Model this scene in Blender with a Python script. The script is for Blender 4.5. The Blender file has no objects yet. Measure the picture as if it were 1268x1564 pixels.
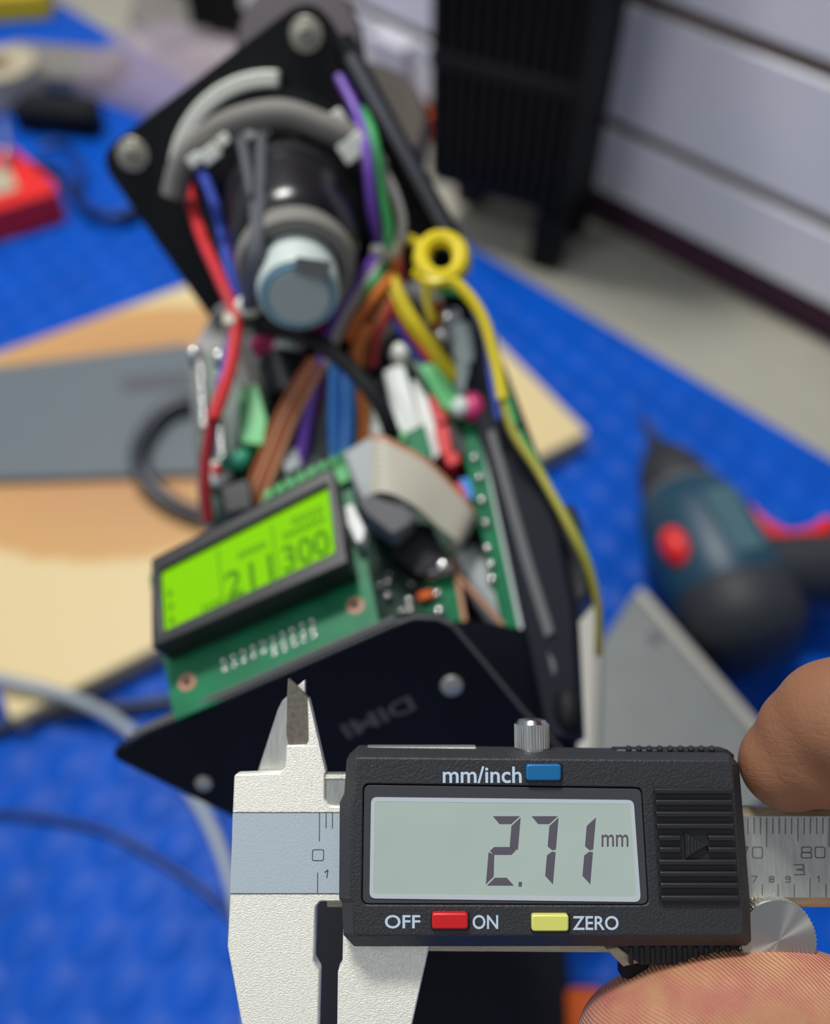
import bpy, bmesh, math, random
from mathutils import Vector, Matrix, noise
random.seed(7)
C = bpy.context.scene.collection
PI = math.pi
# ------------------------------------------------------------------ camera, world, lights, exposure
FPX = 1300.0; PITCH = math.radians(53.2); H = 0.5
cam = bpy.data.cameras.new('camera'); camo = bpy.data.objects.new('camera', cam); C.objects.link(camo)
camo.location = (0, 0, H); camo.rotation_euler = (PI/2-PITCH, 0, 0)
cam.sensor_fit = 'HORIZONTAL'; cam.sensor_width = 36; cam.lens = FPX/1268*36
cam.clip_start = 0.005; cam.clip_end = 20
cam.dof.use_dof = True; cam.dof.focus_distance = 0.1375; cam.dof.aperture_fstop = 9.3
bpy.context.scene.camera = camo
vs = bpy.context.scene.view_settings
vs.view_transform = 'Standard'; vs.look = 'None'; vs.gamma = 1; vs.use_curve_mapping = False; vs.exposure = 0.08
wd = bpy.data.worlds.new('world'); bpy.context.scene.world = wd; wd.use_nodes = True
wd.node_tree.nodes['Background'].inputs[0].default_value = (0.80, 0.88, 1.0, 1)
wd.node_tree.nodes['Background'].inputs[1].default_value = 0.27
def area(name, loc, target, sx, sy, power, col=(1, 1, 1)):
    l = bpy.data.lights.new(name, 'AREA'); l.shape = 'RECTANGLE'; l.size = sx; l.size_y = sy; l.energy = power; l.color = col
    o = bpy.data.objects.new(name, l); C.objects.link(o); o.location = loc
    o.rotation_euler = (Vector(target)-Vector(loc)).to_track_quat('-Z', 'Y').to_euler(); return o
area('ceiling_and_fill_lamp', (-0.35, 0.95, 1.9), (0, .25, 0), 0.45, 0.2, 29, (1, .985, .95))
area('ceiling_and_fill_lamp', (-1.1, -0.3, 1.9), (0, .3, 0), 0.7, 0.3, 7.5, (.95, .98, 1))  # frontal fill, added to lift the shaded sides

# ------------------------------------------------------------------ frames (real planes in the room)
RX = Vector((1, 0, 0)); UY = Vector((0, math.sin(PITCH), math.cos(PITCH))); BZ = Vector((0, -math.cos(PITCH), math.sin(PITCH)))
O = Vector((0, 0, H))
def cw(x, y, z): return RX*x+UY*y+BZ*z
def ray(px, py): return cw((px-634)/FPX, -(py-782)/FPX, -1)
def pt(px, py, d): return O+ray(px, py)*d
def gz(px, py, z=0.0):
    r = ray(px, py); return O+r*((z-H)/r.z)
class Frame:
    def __init__(s, o, n, x):
        s.o = Vector(o); s.n = Vector(n).normalized(); x = Vector(x); s.x = (x-s.n*x.dot(s.n)).normalized(); s.y = s.n.cross(s.x)
        s.M = Matrix((( s.x.x, s.y.x, s.n.x, s.o.x), (s.x.y, s.y.y, s.n.y, s.o.y), (s.x.z, s.y.z, s.n.z, s.o.z), (0, 0, 0, 1)))
    def uv(s, px, py, dz=0.0):
        r = ray(px, py); t = ((s.o+s.n*dz)-O).dot(s.n)/r.dot(s.n); P = O+r*t-s.o
        return (P.dot(s.x), P.dot(s.y))
    def p3(s, px, py, dz=0.0): u = s.uv(px, py, dz); return Vector((u[0], u[1], dz))
    def poly(s, pts, dz=0.0): return [s.uv(a, b, dz) for a, b in pts]
GR = Frame((0, 0, 0), (0, 0, 1), (1, 0, 0))                       # the table
CF = Frame(pt(634, 1300, .1425), cw(0, .15, 1), RX)                # the caliper held in the hand

# ------------------------------------------------------------------ materials
def lin(c): return tuple((v/12.92 if v <= .04045 else ((v+.055)/1.055)**2.4) for v in (x/255 for x in c))+(1,)
MATS = {}
def mat(name, rgb, rough=.5, metal=0, spec=.5, noise_amt=0, nscale=300, bump=0, bscale=2000, sss=0, coat=0, emit=0, alpha=1, stretch=None, trans=0, detail=4, aniso=0):
    if name in MATS: return MATS[name]
    m = bpy.data.materials.new(name); m.use_nodes = True; nt = m.node_tree; b = nt.nodes['Principled BSDF']; MATS[name] = m
    b.inputs['Base Color'].default_value = lin(rgb); b.inputs['Roughness'].default_value = rough; b.inputs['Metallic'].default_value = metal
    b.inputs['Specular IOR Level'].default_value = spec; b.inputs['Coat Weight'].default_value = coat; b.inputs['Alpha'].default_value = alpha
    b.inputs['Transmission Weight'].default_value = trans
    if sss: b.inputs['Subsurface Weight'].default_value = sss; b.inputs['Subsurface Radius'].default_value = (.004, .0015, .0008); b.inputs['Subsurface Scale'].default_value = 1
    if emit: b.inputs['Emission Color'].default_value = lin(rgb); b.inputs['Emission Strength'].default_value = emit
    if noise_amt or bump:
        tc = nt.nodes.new('ShaderNodeTexCoord'); mp = nt.nodes.new('ShaderNodeMapping'); nt.links.new(tc.outputs['Object'], mp.inputs[0])
        if stretch: mp.inputs['Scale'].default_value = stretch
    if noise_amt:
        n = nt.nodes.new('ShaderNodeTexNoise'); n.inputs['Scale'].default_value = nscale; n.inputs['Detail'].default_value = detail; nt.links.new(mp.outputs[0], n.inputs[0])
        r = nt.nodes.new('ShaderNodeMapRange'); r.inputs[1].default_value = .3; r.inputs[2].default_value = .7; r.inputs[3].default_value = 1-noise_amt; r.inputs[4].default_value = 1+noise_amt
        nt.links.new(n.outputs[0], r.inputs[0])
        mx = nt.nodes.new('ShaderNodeVectorMath'); mx.operation = 'SCALE'; mx.inputs[0].default_value = lin(rgb)[:3]; nt.links.new(r.outputs[0], mx.inputs['Scale']); nt.links.new(mx.outputs[0], b.inputs['Base Color'])
    if bump:
        n = nt.nodes.new('ShaderNodeTexNoise'); n.inputs['Scale'].default_value = bscale; n.inputs['Detail'].default_value = 3; nt.links.new(mp.outputs[0], n.inputs[0])
        bp = nt.nodes.new('ShaderNodeBump'); bp.inputs['Strength'].default_value = bump; bp.inputs['Distance'].default_value = .0002; nt.links.new(n.outputs[0], bp.inputs['Height']); nt.links.new(bp.outputs[0], b.inputs['Normal'])
    return m
M = dict(
    black=mat('black_powder_coat', (15, 16, 19), .6, spec=.25, bump=.25, bscale=1500),
    navy=mat('dark_panel', (19, 21, 33), .6, spec=.18, bump=.15, bscale=900),
    edge=mat('pale_edge', (92, 92, 92), .5),
    caseb=mat('caliper_black_plastic', (46, 47, 51), .5, bump=.9, bscale=2600, spec=.5),
    casel=mat('caliper_black_smooth', (34, 34, 37), .42),
    steel=mat('satin_steel', (252, 249, 236), .5, .3, noise_amt=.10, nscale=2600, bump=.8, bscale=4200, stretch=(.6, 1.3, 1), detail=3),
    steel2=mat('brushed_steel', (190, 192, 186), .42, .7, noise_amt=.12, nscale=900, bump=.3, bscale=1200, stretch=(1.6, .25, 1)),
    dsteel=mat('dark_ground_steel', (118, 112, 102), .45, .5, noise_amt=.18, nscale=1200, bump=.4, bscale=900),
    msteel=mat('scale_grey', (186, 198, 206), .55, .15, noise_amt=.05, nscale=3000, bump=.3, bscale=4000),
    brass=mat('warm_steel_edge', (190, 176, 150), .4, .6, noise_amt=.15, nscale=1500, stretch=(.3, 2, 1)),
    washer=mat('dull_zinc', (168, 164, 150), .45, .5), chrome=mat('chrome', (205, 205, 205), .22, 1),
    ink=mat('engraved_dark', (46, 48, 52), .7), inkl=mat('engraved_soft', (92, 92, 94), .7),
    text=mat('pale_print', (196, 214, 232), .6), lcdf=mat('silver_frame', (205, 212, 218), .4, .2),
    lcd=mat('grey_green_lcd', (178, 193, 184), .35, noise_amt=.03, nscale=90), seg=mat('lcd_segment', (92, 86, 98), .6),
    bez=mat('lcd_window', (66, 67, 71), .2),
    red=mat('red_plastic', (208, 28, 32), .35), yel=mat('lime_button', (222, 222, 112), .4), blu=mat('blue_button', (22, 104, 160), .35),
    pcb=mat('green_circuit_board', (12, 112, 72), .42, spec=.3, noise_amt=.2, nscale=120), pcbd=mat('dark_circuit_board', (12, 58, 42), .4, noise_amt=.35, nscale=150),
    tgreen=mat('green_terminal', (92, 188, 112), .4), teal=mat('teal_part', (60, 165, 130), .4),
    solder=mat('solder', (226, 226, 222), .2, .9), white=mat('white_plastic', (222, 226, 222), .45), grey=mat('grey_plastic', (158, 163, 165), .45),
    dgrey=mat('dark_grey_plastic', (84, 85, 88), .45), ribbon=mat('grey_ribbon', (192, 188, 172), .5), loom=mat('grey_sleeve', (128, 124, 118), .7),
    cream=mat('cream_ceramic', (246, 248, 234), .5), wred=mat('red_wire', (214, 48, 50), .4), wblue=mat('blue_wire', (58, 82, 186), .4),
    wgrey=mat('grey_wire', (88, 90, 96), .45), wpur=mat('purple_wire', (112, 70, 178), .4), wgreen=mat('green_wire', (70, 168, 96), .4),
    wwhite=mat('white_wire', (196, 190, 188), .45), wbrown=mat('brown_wire', (160, 88, 48), .45), worange=mat('orange_wire', (218, 118, 46), .45),
    wdbrown=mat('dark_brown_wire', (112, 52, 30), .45), wtan=mat('tan_wire', (184, 130, 100), .45),
    wyel=mat('yellow_wire', (226, 204, 26), .4), wgold=mat('dull_yellow_wire', (170, 164, 62), .45), wsky=mat('sky_blue_wire', (56, 138, 224), .4), wblack=mat('black_wire', (22, 23, 26), .35),
    wdred=mat('dark_red_wire', (146, 26, 34), .4), skyp=mat('pale_blue_ring', (128, 178, 206), .4), mag=mat('magenta_part', (196, 50, 110), .4),
    motor=mat('motor_black', (26, 26, 30), .25), label=mat('motor_label', (196, 208, 204), .5),
    lime=mat('lit_lcd', (112, 176, 0), .7, emit=.42, spec=.1), limed=mat('lcd_character', (76, 132, 12), .6, spec=.1),
    sheet=mat('grey_sheet_metal', (126, 131, 130), .5, .2, noise_amt=.04, nscale=60), sheetl=mat('pale_sheet_metal', (176, 174, 166), .5, .2),
    panel=mat('grey_panel', (100, 110, 116), .55), table=mat('beige_tabletop', (164, 160, 146), .6, noise_amt=.04, nscale=20),
    wallw=mat('white_slat_panel', (238, 237, 242), .5, noise_amt=.03, nscale=6), groove=mat('brown_groove', (104, 82, 60), .7), wallb=mat('wall_backing', (74, 40, 62), .8),
    drillb=mat('teal_drill_case', (24, 66, 88), .45), drillk=mat('drill_rubber', (38, 42, 48), .6), drillg=mat('drill_mark', (62, 98, 108), .5),
    redb=mat('bright_red_plastic', (235, 36, 30), .4), cyl=mat('beige_plastic', (186, 176, 150), .5), yelo=mat('yellow_plastic', (222, 190, 10), .5),
    orange=mat('orange_plastic', (226, 96, 22), .45), card=mat('tan_cardboard', (176, 150, 108), .7), cardw=mat('white_carton', (206, 202, 212), .5),
    brownr=mat('brown_housing', (84, 76, 66), .55), drum=mat('dark_plum_housing', (66, 54, 62), .5), cabw=mat('pale_grey_cable', (160, 170, 178), .45), cabk=mat('dark_cable', (44, 48, 58), .35),
    cabn=mat('navy_cord_and_shadow', (14, 40, 100), .4), nail=mat('finger_nail', (205, 160, 140), .35, sss=.2),  # navy of the thin cord, also colours the shadow strand on the mat
)
# blue studded mat
m = mat('blue_rubber_mat', (0, 80, 186), .45, spec=.16, noise_amt=.12, nscale=14); M['mat'] = m
# wood of the board: pale sapwood with a tan heartwood figure of its own
m = bpy.data.materials.new('board_wood'); m.use_nodes = True; nt = m.node_tree; b = nt.nodes['Principled BSDF']; b.inputs['Roughness'].default_value = .5; M['wood'] = m
tc = nt.nodes.new('ShaderNodeTexCoord'); mp = nt.nodes.new('ShaderNodeMapping'); nt.links.new(tc.outputs['Object'], mp.inputs[0]); mp.inputs['Scale'].default_value = (1, 9, 1)
ns = nt.nodes.new('ShaderNodeTexNoise'); ns.inputs['Scale'].default_value = 14; ns.inputs['Detail'].default_value = 5; nt.links.new(mp.outputs[0], ns.inputs[0])
mp2 = nt.nodes.new('ShaderNodeMapping'); nt.links.new(tc.outputs['Object'], mp2.inputs[0]); mp2.vector_type = 'POINT'
WOODMAP = mp2
gr = nt.nodes.new('ShaderNodeTexGradient'); gr.gradient_type = 'SPHERICAL'; nt.links.new(mp2.outputs[0], gr.inputs[0])
ad = nt.nodes.new('ShaderNodeMath'); ad.operation = 'MULTIPLY_ADD'; ad.inputs[1].default_value = .12; nt.links.new(ns.outputs[0], ad.inputs[0]); nt.links.new(gr.outputs[0], ad.inputs[2])
cr = nt.nodes.new('ShaderNodeValToRGB'); nt.links.new(ad.outputs[0], cr.inputs[0])
cr.color_ramp.elements[0].position = .16; cr.color_ramp.elements[0].color = lin((222, 200, 148)); cr.color_ramp.elements[1].position = .55; cr.color_ramp.elements[1].color = lin((196, 146, 96))
e = cr.color_ramp.elements.new(.21); e.color = lin((206, 158, 96))
nt.links.new(cr.outputs[0], b.inputs['Base Color'])
# turned disc: concentric brushing
m = bpy.data.materials.new('turned_steel'); m.use_nodes = True; b = m.node_tree.nodes['Principled BSDF']; b.inputs['Base Color'].default_value = lin((205, 203, 196)); b.inputs['Metallic'].default_value = 1
b.inputs['Roughness'].default_value = .3; b.inputs['Anisotropic'].default_value = .93; tg = m.node_tree.nodes.new('ShaderNodeTangent'); tg.direction_type = 'RADIAL'; tg.axis = 'Z'; m.node_tree.links.new(tg.outputs[0], b.inputs['Tangent']); M['turned'] = m
# clear bag film
m = bpy.data.materials.new('clear_film'); m.use_nodes = True; nt = m.node_tree; b = nt.nodes['Principled BSDF']; b.inputs['Base Color'].default_value = lin((186, 170, 184)); b.inputs['Roughness'].default_value = .1
b.inputs['Alpha'].default_value = .38; M['film'] = m
# skin with ridges
m = bpy.data.materials.new('skin'); m.use_nodes = True; nt = m.node_tree; b = nt.nodes['Principled BSDF']; M['skin'] = m
b.inputs['Roughness'].default_value = .5; b.inputs['Subsurface Weight'].default_value = .25; b.inputs['Subsurface Radius'].default_value = (.003, .001, .0006); b.inputs['Subsurface Scale'].default_value = 1
tc = nt.nodes.new('ShaderNodeTexCoord')
n1 = nt.nodes.new('ShaderNodeTexNoise'); n1.inputs['Scale'].default_value = 130; n1.inputs['Detail'].default_value = 3; nt.links.new(tc.outputs['Object'], n1.inputs[0])
cr = nt.nodes.new('ShaderNodeValToRGB'); nt.links.new(n1.outputs[0], cr.inputs[0])
cr.color_ramp.elements[0].position = .36; cr.color_ramp.elements[0].color = lin((190, 118, 102)); cr.color_ramp.elements[1].position = .64; cr.color_ramp.elements[1].color = lin((196, 144, 108))
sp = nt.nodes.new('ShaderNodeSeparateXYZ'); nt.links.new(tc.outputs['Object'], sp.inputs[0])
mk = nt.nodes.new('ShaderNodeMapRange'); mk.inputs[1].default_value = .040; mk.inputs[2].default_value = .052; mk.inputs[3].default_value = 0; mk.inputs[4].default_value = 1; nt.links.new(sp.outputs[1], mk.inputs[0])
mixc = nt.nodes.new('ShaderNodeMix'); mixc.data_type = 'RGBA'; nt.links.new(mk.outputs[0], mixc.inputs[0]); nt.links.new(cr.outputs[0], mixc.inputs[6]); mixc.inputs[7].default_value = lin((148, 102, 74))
wv = nt.nodes.new('ShaderNodeTexWave'); wv.wave_type = 'RINGS'; wv.rings_direction = 'Z'; wv.inputs['Scale'].default_value = 640; wv.inputs['Distortion'].default_value = 9; wv.inputs['Detail'].default_value = 1; wv.inputs['Detail Scale'].default_value = .22; nt.links.new(tc.outputs['Object'], wv.inputs[0])
inv = nt.nodes.new('ShaderNodeMath'); inv.operation = 'SUBTRACT'; inv.inputs[0].default_value = 1; nt.links.new(mk.outputs[0], inv.inputs[1])
ml = nt.nodes.new('ShaderNodeMath'); ml.operation = 'MULTIPLY'; nt.links.new(wv.outputs[1], ml.inputs[0]); nt.links.new(inv.outputs[0], ml.inputs[1])
n2 = nt.nodes.new('ShaderNodeTexNoise'); n2.inputs['Scale'].default_value = 1400; n2.inputs['Detail'].default_value = 3; nt.links.new(tc.outputs['Object'], n2.inputs[0])
m2 = nt.nodes.new('ShaderNodeMath'); m2.operation = 'MULTIPLY_ADD'; m2.inputs[1].default_value = .5; nt.links.new(n2.outputs[0], m2.inputs[0]); nt.links.new(ml.outputs[0], m2.inputs[2])
# creases of the index finger
vr = nt.nodes.new('ShaderNodeTexVoronoi'); vr.feature = 'DISTANCE_TO_EDGE'; mpv = nt.nodes.new('ShaderNodeMapping'); mpv.inputs['Rotation'].default_value = (0, 0, .7); mpv.inputs['Scale'].default_value = (1, 3.2, 1); nt.links.new(tc.outputs['Object'], mpv.inputs[0]); nt.links.new(mpv.outputs[0], vr.inputs[0]); vr.inputs['Scale'].default_value = 160
vm = nt.nodes.new('ShaderNodeMapRange'); vm.inputs[1].default_value = 0; vm.inputs[2].default_value = .06; vm.inputs[3].default_value = -.09; vm.inputs[4].default_value = 0; nt.links.new(vr.outputs['Distance'], vm.inputs[0])
vk = nt.nodes.new('ShaderNodeMath'); vk.operation = 'MULTIPLY'; nt.links.new(vm.outputs[0], vk.inputs[0]); nt.links.new(mk.outputs[0], vk.inputs[1])
m3 = nt.nodes.new('ShaderNodeMath'); m3.operation = 'ADD'; nt.links.new(m2.outputs[0], m3.inputs[0]); nt.links.new(vk.outputs[0], m3.inputs[1])
bp = nt.nodes.new('ShaderNodeBump'); bp.inputs['Strength'].default_value = .8; bp.inputs['Distance'].default_value = .00026; nt.links.new(m3.outputs[0], bp.inputs['Height']); nt.links.new(bp.outputs[0], b.inputs['Normal'])
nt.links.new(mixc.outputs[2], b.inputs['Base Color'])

# ------------------------------------------------------------------ mesh helpers
def rounded(poly, r, n=5):
    """round the corners of a polygon; r is a number or a list per corner"""
    out = []; N = len(poly)
    for i in range(N):
        p = Vector(poly[i]); a = Vector(poly[i-1])-p; c = Vector(poly[(i+1) % N])-p; la, lc = a.length, c.length
        rr = r[i] if isinstance(r, (list, tuple)) else r
        if rr <= 0: out.append(tuple(p)); continue
        a.normalize(); c.normalize(); ang = a.angle(c, PI)
        if ang > 3.0: out.append(tuple(p)); continue
        d = min(rr/math.tan(ang/2), la*.48, lc*.48); s = p+a*d; e = p+c*d
        for k in range(n+1):
            t = k/n; out.append(tuple(s*(1-t)**2+p*2*t*(1-t)+e*t*t))
    return out
class MB:
    def __init__(s): s.b = bmesh.new()
    def prism(s, poly, z0, z1, inset=0, insz=None):
        b = s.b; poly = [Vector(p) for p in poly]
        ar = sum(poly[i-1].x*poly[i].y-poly[i].x*poly[i-1].y for i in range(len(poly)))
        if ar < 0: poly.reverse()
        rings = [(poly, z0)]
        if inset:
            N = len(poly); ins = []
            for i in range(N):
                d1 = (poly[i]-poly[i-1]); d2 = (poly[(i+1) % N]-poly[i])
                if d1.length < 1e-9: d1 = d2
                if d2.length < 1e-9: d2 = d1
                n1 = Vector((-d1.y, d1.x)).normalized(); n2 = Vector((-d2.y, d2.x)).normalized(); bis = n1+n2
                k = inset/max(.35, bis.length_squared/2); ins.append(poly[i]+bis*k/1)if False else ins.append(poly[i]+bis*(inset/max(.5, 1+n1.dot(n2))))
            rings.append((poly, z1-(insz or inset))); rings.append((ins, z1))
        else: rings.append((poly, z1))
        vr = [[b.verts.new((p.x, p.y, z)) for p in pl] for pl, z in rings]
        N = len(poly)
        for a, c in zip(vr, vr[1:]):
            for i in range(N): b.faces.new((a[i-1], a[i], c[i], c[i-1]))
        b.faces.new(vr[-1]); b.faces.new(vr[0][::-1]); return s
    def ring(s, outer, inner, z0, z1):
        b = s.b; N = len(outer)
        o0 = [b.verts.new((p[0], p[1], z0)) for p in outer]; o1 = [b.verts.new((p[0], p[1], z1)) for p in outer]
        i0 = [b.verts.new((p[0], p[1], z0)) for p in inner]; i1 = [b.verts.new((p[0], p[1], z1)) for p in inner]
        for k in range(N):
            for q in ((o0[k-1], o0[k], o1[k], o1[k-1]), (i0[k], i0[k-1], i1[k-1], i1[k]), (o1[k-1], o1[k], i1[k], i1[k-1]), (o0[k], o0[k-1], i0[k-1], i0[k])): b.faces.new(q)
        bmesh.ops.recalc_face_normals(b, faces=b.faces); return s
    def box(s, c, d, Mx=None):
        x, y, z = c; a, e, f = [k/2 for k in d]
        v = [Vector((x+i*a, y+j*e, z+k*f)) for k in (-1, 1) for j in (-1, 1) for i in (-1, 1)]
        if Mx: v = [Mx @ q for q in v]
        v = [s.b.verts.new(q) for q in v]
        for q in ((0, 2, 3, 1), (4, 5, 7, 6), (0, 1, 5, 4), (2, 6, 7, 3), (0, 4, 6, 2), (1, 3, 7, 5)): s.b.faces.new([v[i] for i in q])
        return s
    def lathe(s, prof, n=32, Mx=None, a0=0, a1=2*PI):
        """prof: list of (radius, z)"""
        Mx = Mx or Matrix(); full = abs(a1-a0-2*PI) < 1e-6; cnt = n if full else n+1; rows = []
        for r, z in prof:
            if r < 1e-7: rows.append([s.b.verts.new(Mx @ Vector((0, 0, z)))]*cnt)
            else: rows.append([s.b.verts.new(Mx @ Vector((r*math.cos(a0+(a1-a0)*k/n), r*math.sin(a0+(a1-a0)*k/n), z))) for k in range(cnt)])
        for a, c in zip(rows, rows[1:]):
            for k in range(n):
                q = []
                for v in (a[k], a[(k+1) % cnt], c[(k+1) % cnt], c[k]):
                    if v not in q: q.append(v)
                if len(q) > 2:
                    try: s.b.faces.new(q)
                    except ValueError: pass
        return s
    def ball(s, c, r, sc=(1, 1, 1), n=8):
        prof = [(r*math.sin(PI*k/n), -r*math.cos(PI*k/n)) for k in range(n+1)]; prof[0] = (0, -r); prof[-1] = (0, r)
        return s.lathe(prof, 2*n, Matrix.Translation(c) @ Matrix.Diagonal((*sc, 1)))
    def tube(s, pts, r, n=10, flat=None, up=None, cap=True):
        pts = [Vector(p) for p in pts]; rs = r if isinstance(r, (list, tuple)) else [r]*len(pts); rings = []; prev = None
        for i, p in enumerate(pts):
            t = (pts[min(i+1, len(pts)-1)]-pts[max(i-1, 0)]).normalized()
            u = Vector(up) if up is not None else (prev if prev is not None else Vector((0, 0, 1)))
            x = u-t*u.dot(t)
            if x.length < 1e-4: x = t.orthogonal()
            x.normalize(); y = t.cross(x); prev = x
            fx, fy = (flat if flat else (1, 1))
            rings.append([s.b.verts.new(p+x*(rs[i]*fx*math.cos(2*PI*k/n))+y*(rs[i]*fy*math.sin(2*PI*k/n))) for k in range(n)])
        for a, c in zip(rings, rings[1:]):
            for k in range(n): s.b.faces.new((a[k-1], a[k], c[k], c[k-1]))
        if cap: s.b.faces.new(rings[0][::-1]); s.b.faces.new(rings[-1])
        return s
    def obj(s, name, m, parent=None, bevel=0, smooth=35, frame=None, seg=2):
        me = bpy.data.meshes.new(name); bmesh.ops.recalc_face_normals(s.b, faces=s.b.faces); s.b.to_mesh(me); s.b.free()
        return link(name, me, m, parent, bevel, smooth, frame, seg)
def link(name, me, m, parent=None, bevel=0, smooth=35, frame=None, seg=2):
    me.materials.append(M[m] if isinstance(m, str) else m)
    if smooth:
        for p in me.polygons: p.use_smooth = True
        me.set_sharp_from_angle(angle=math.radians(smooth))
    o = bpy.data.objects.new(name, me); C.objects.link(o)
    if parent: o.parent = parent
    if frame is not None: o.matrix_world = frame.M if isinstance(frame, Frame) else frame
    if bevel:
        md = o.modifiers.new('bevel', 'BEVEL'); md.width = bevel; md.segments = seg; md.limit_method = 'ANGLE'; md.angle_limit = math.radians(40)
    return o
def tag(o, label=None, cat=None, group=None, kind=None):
    if label: o['label'] = label
    if cat: o['category'] = cat
    if group: o['group'] = group
    if kind: o['kind'] = kind
    return o
def thing(name, frame, label, cat, group=None):
    o = bpy.data.objects.new(name, None); C.objects.link(o); o.empty_display_size = .01
    o.matrix_world = frame.M if isinstance(frame, Frame) else (frame if isinstance(frame, Matrix) else Matrix.Translation(frame))
    return tag(o, label, cat, group)
def cr_path(pts, n=7):
    pts = [Vector(p) for p in pts]; out = []
    for i in range(len(pts)-1):
        p0 = pts[max(i-1, 0)]; p1 = pts[i]; p2 = pts[i+1]; p3 = pts[min(i+2, len(pts)-1)]
        for k in range(n):
            t = k/n; out.append(.5*((2*p1)+(-p0+p2)*t+(2*p0-5*p1+4*p2-p3)*t*t+(-p0+3*p1-3*p2+p3)*t**3))
    out.append(pts[-1]); return out
TXT = {}
def text_data(s):
    if s in TXT: return TXT[s]
    cu = bpy.data.curves.new('t', 'FONT'); cu.body = s; cu.size = 1; cu.resolution_u = 4; cu.offset = .012 if s != 'mm' else .004
    o = bpy.data.objects.new('t', cu); C.objects.link(o); dg = bpy.context.evaluated_depsgraph_get(); dg.update()
    me = bpy.data.meshes.new_from_object(o.evaluated_get(dg)); vs_ = [v.co.copy() for v in me.vertices]; fs = [list(p.vertices) for p in me.polygons]
    bpy.data.objects.remove(o); bpy.data.curves.remove(cu); bpy.data.meshes.remove(me)
    x0 = min(v.x for v in vs_); x1 = max(v.x for v in vs_); y0 = min(v.y for v in vs_); y1 = max(v.y for v in vs_)
    TXT[s] = ([((v.x-x0)/(x1-x0), (v.y-y0)/(y1-y0)) for v in vs_], fs); return TXT[s]
def put_text(name, s, p0, p1, p2, z, m, parent, frame, h=.00004):
    """text whose box has bottom-left p0, bottom-right p1, top-left p2 (local uv)"""
    v, f = text_data(s); p0, p1, p2 = Vector(p0), Vector(p1), Vector(p2); b = bmesh.new()
    if m == 'limed' or frame is BF: z *= CAM_SCALE
    V = [b.verts.new((*(p0+(p1-p0)*a+(p2-p0)*c), z+h)) for a, c in v]
    for q in f:
        try: b.faces.new([V[i] for i in q])
        except ValueError: pass
    r = bmesh.ops.extrude_face_region(b, geom=b.faces[:]); bmesh.ops.translate(b, verts=[g for g in r['geom'] if isinstance(g, bmesh.types.BMVert)], vec=(0, 0, -h))
    me = bpy.data.meshes.new(name); bmesh.ops.recalc_face_normals(b, faces=b.faces); b.to_mesh(me); b.free()
    return link(name, me, m, parent, 0, 0, frame)
def ellipse(c, rx, ry, n=28, rot=0, a0=0, a1=2*PI):
    return [(c[0]+rx*math.cos(a)*math.cos(rot)-ry*math.sin(a)*math.sin(rot), c[1]+rx*math.cos(a)*math.sin(rot)+ry*math.sin(a)*math.cos(rot)) for a in (a0+(a1-a0)*k/n for k in range(n))]

# ------------------------------------------------------------------ SETTING: table, mat, slat wall
e45 = Vector((1, -1, 0)).normalized(); nW = Vector((-1, -1, 0)).normalized()     # along the wall, out of the wall
tf = Frame((-.1, .3, 0), (0, 0, 1), e45)
tt = MB().box((0, -.009, -.034), (2.6, 1.08, .03)).obj('table_top', 'table', frame=tf, bevel=.002)
tag(tt, 'beige table top showing as a strip beyond the blue mat', 'table')
fl = MB().box((0, 0, -.80), (6, 6, .04)).obj('floor', 'dgrey', frame=GR); tag(fl, kind='structure')
for sx in (-1.15, 1.15):
    for sy in (-.5, .6): MB().box((sx, sy, -.414), (.05, .05, .73)).obj('leg', 'dgrey', tt)
# mat: its far edge runs parallel to the wall
ME = Vector((.042, .708, 0)); md = (ME-tf.o).dot(tf.y)
mt = MB().prism(rounded([(-1.1, -.5), (1.1, -.5), (1.1, md), (-1.1, md)], .004), -.019, -.0025, .001).obj('rubber_mat', 'mat', frame=tf)
tag(mt, 'bright blue studded rubber mat covering the table', 'mat')
st = bmesh.new()
inv_t = tf.M.inverted()
prof = [(1.0, 0), (.9, .16), (.76, .5), (.56, .82), (.3, .97), (0, 1.0)]
for j in range(-2, 40):
    for i in range(-26, 24):
        x = -.19+.0372*i+(.0186 if j % 2 else 0); y = .090+.0238*(j-3)
        q = inv_t @ Vector((x, y, 0))
        if q.y > md-.014 or abs(q.x) > 1.08: continue
        if y > 1.05: continue
        rr = .0145; hh = .0019; rows = []
        for a, zf in prof:
            z = -.0026+hh*zf
            rows.append([st.verts.new((q.x, q.y, z))] if a == 0 else [st.verts.new((q.x+rr*a*math.cos(2*PI*k/16), q.y+rr*a*math.sin(2*PI*k/16), z)) for k in range(16)])
        for A, B in zip(rows, rows[1:]):
            for k in range(16):
                if len(B) == 1: st.faces.new((A[k-1], A[k], B[0]))
                else: st.faces.new((A[k-1], A[k], B[k], B[k-1]))
me = bpy.data.meshes.new('studs'); st.to_mesh(me); st.free()
o = link('studs', me, 'mat', mt, smooth=60); tag(o, kind='stuff')
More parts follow.
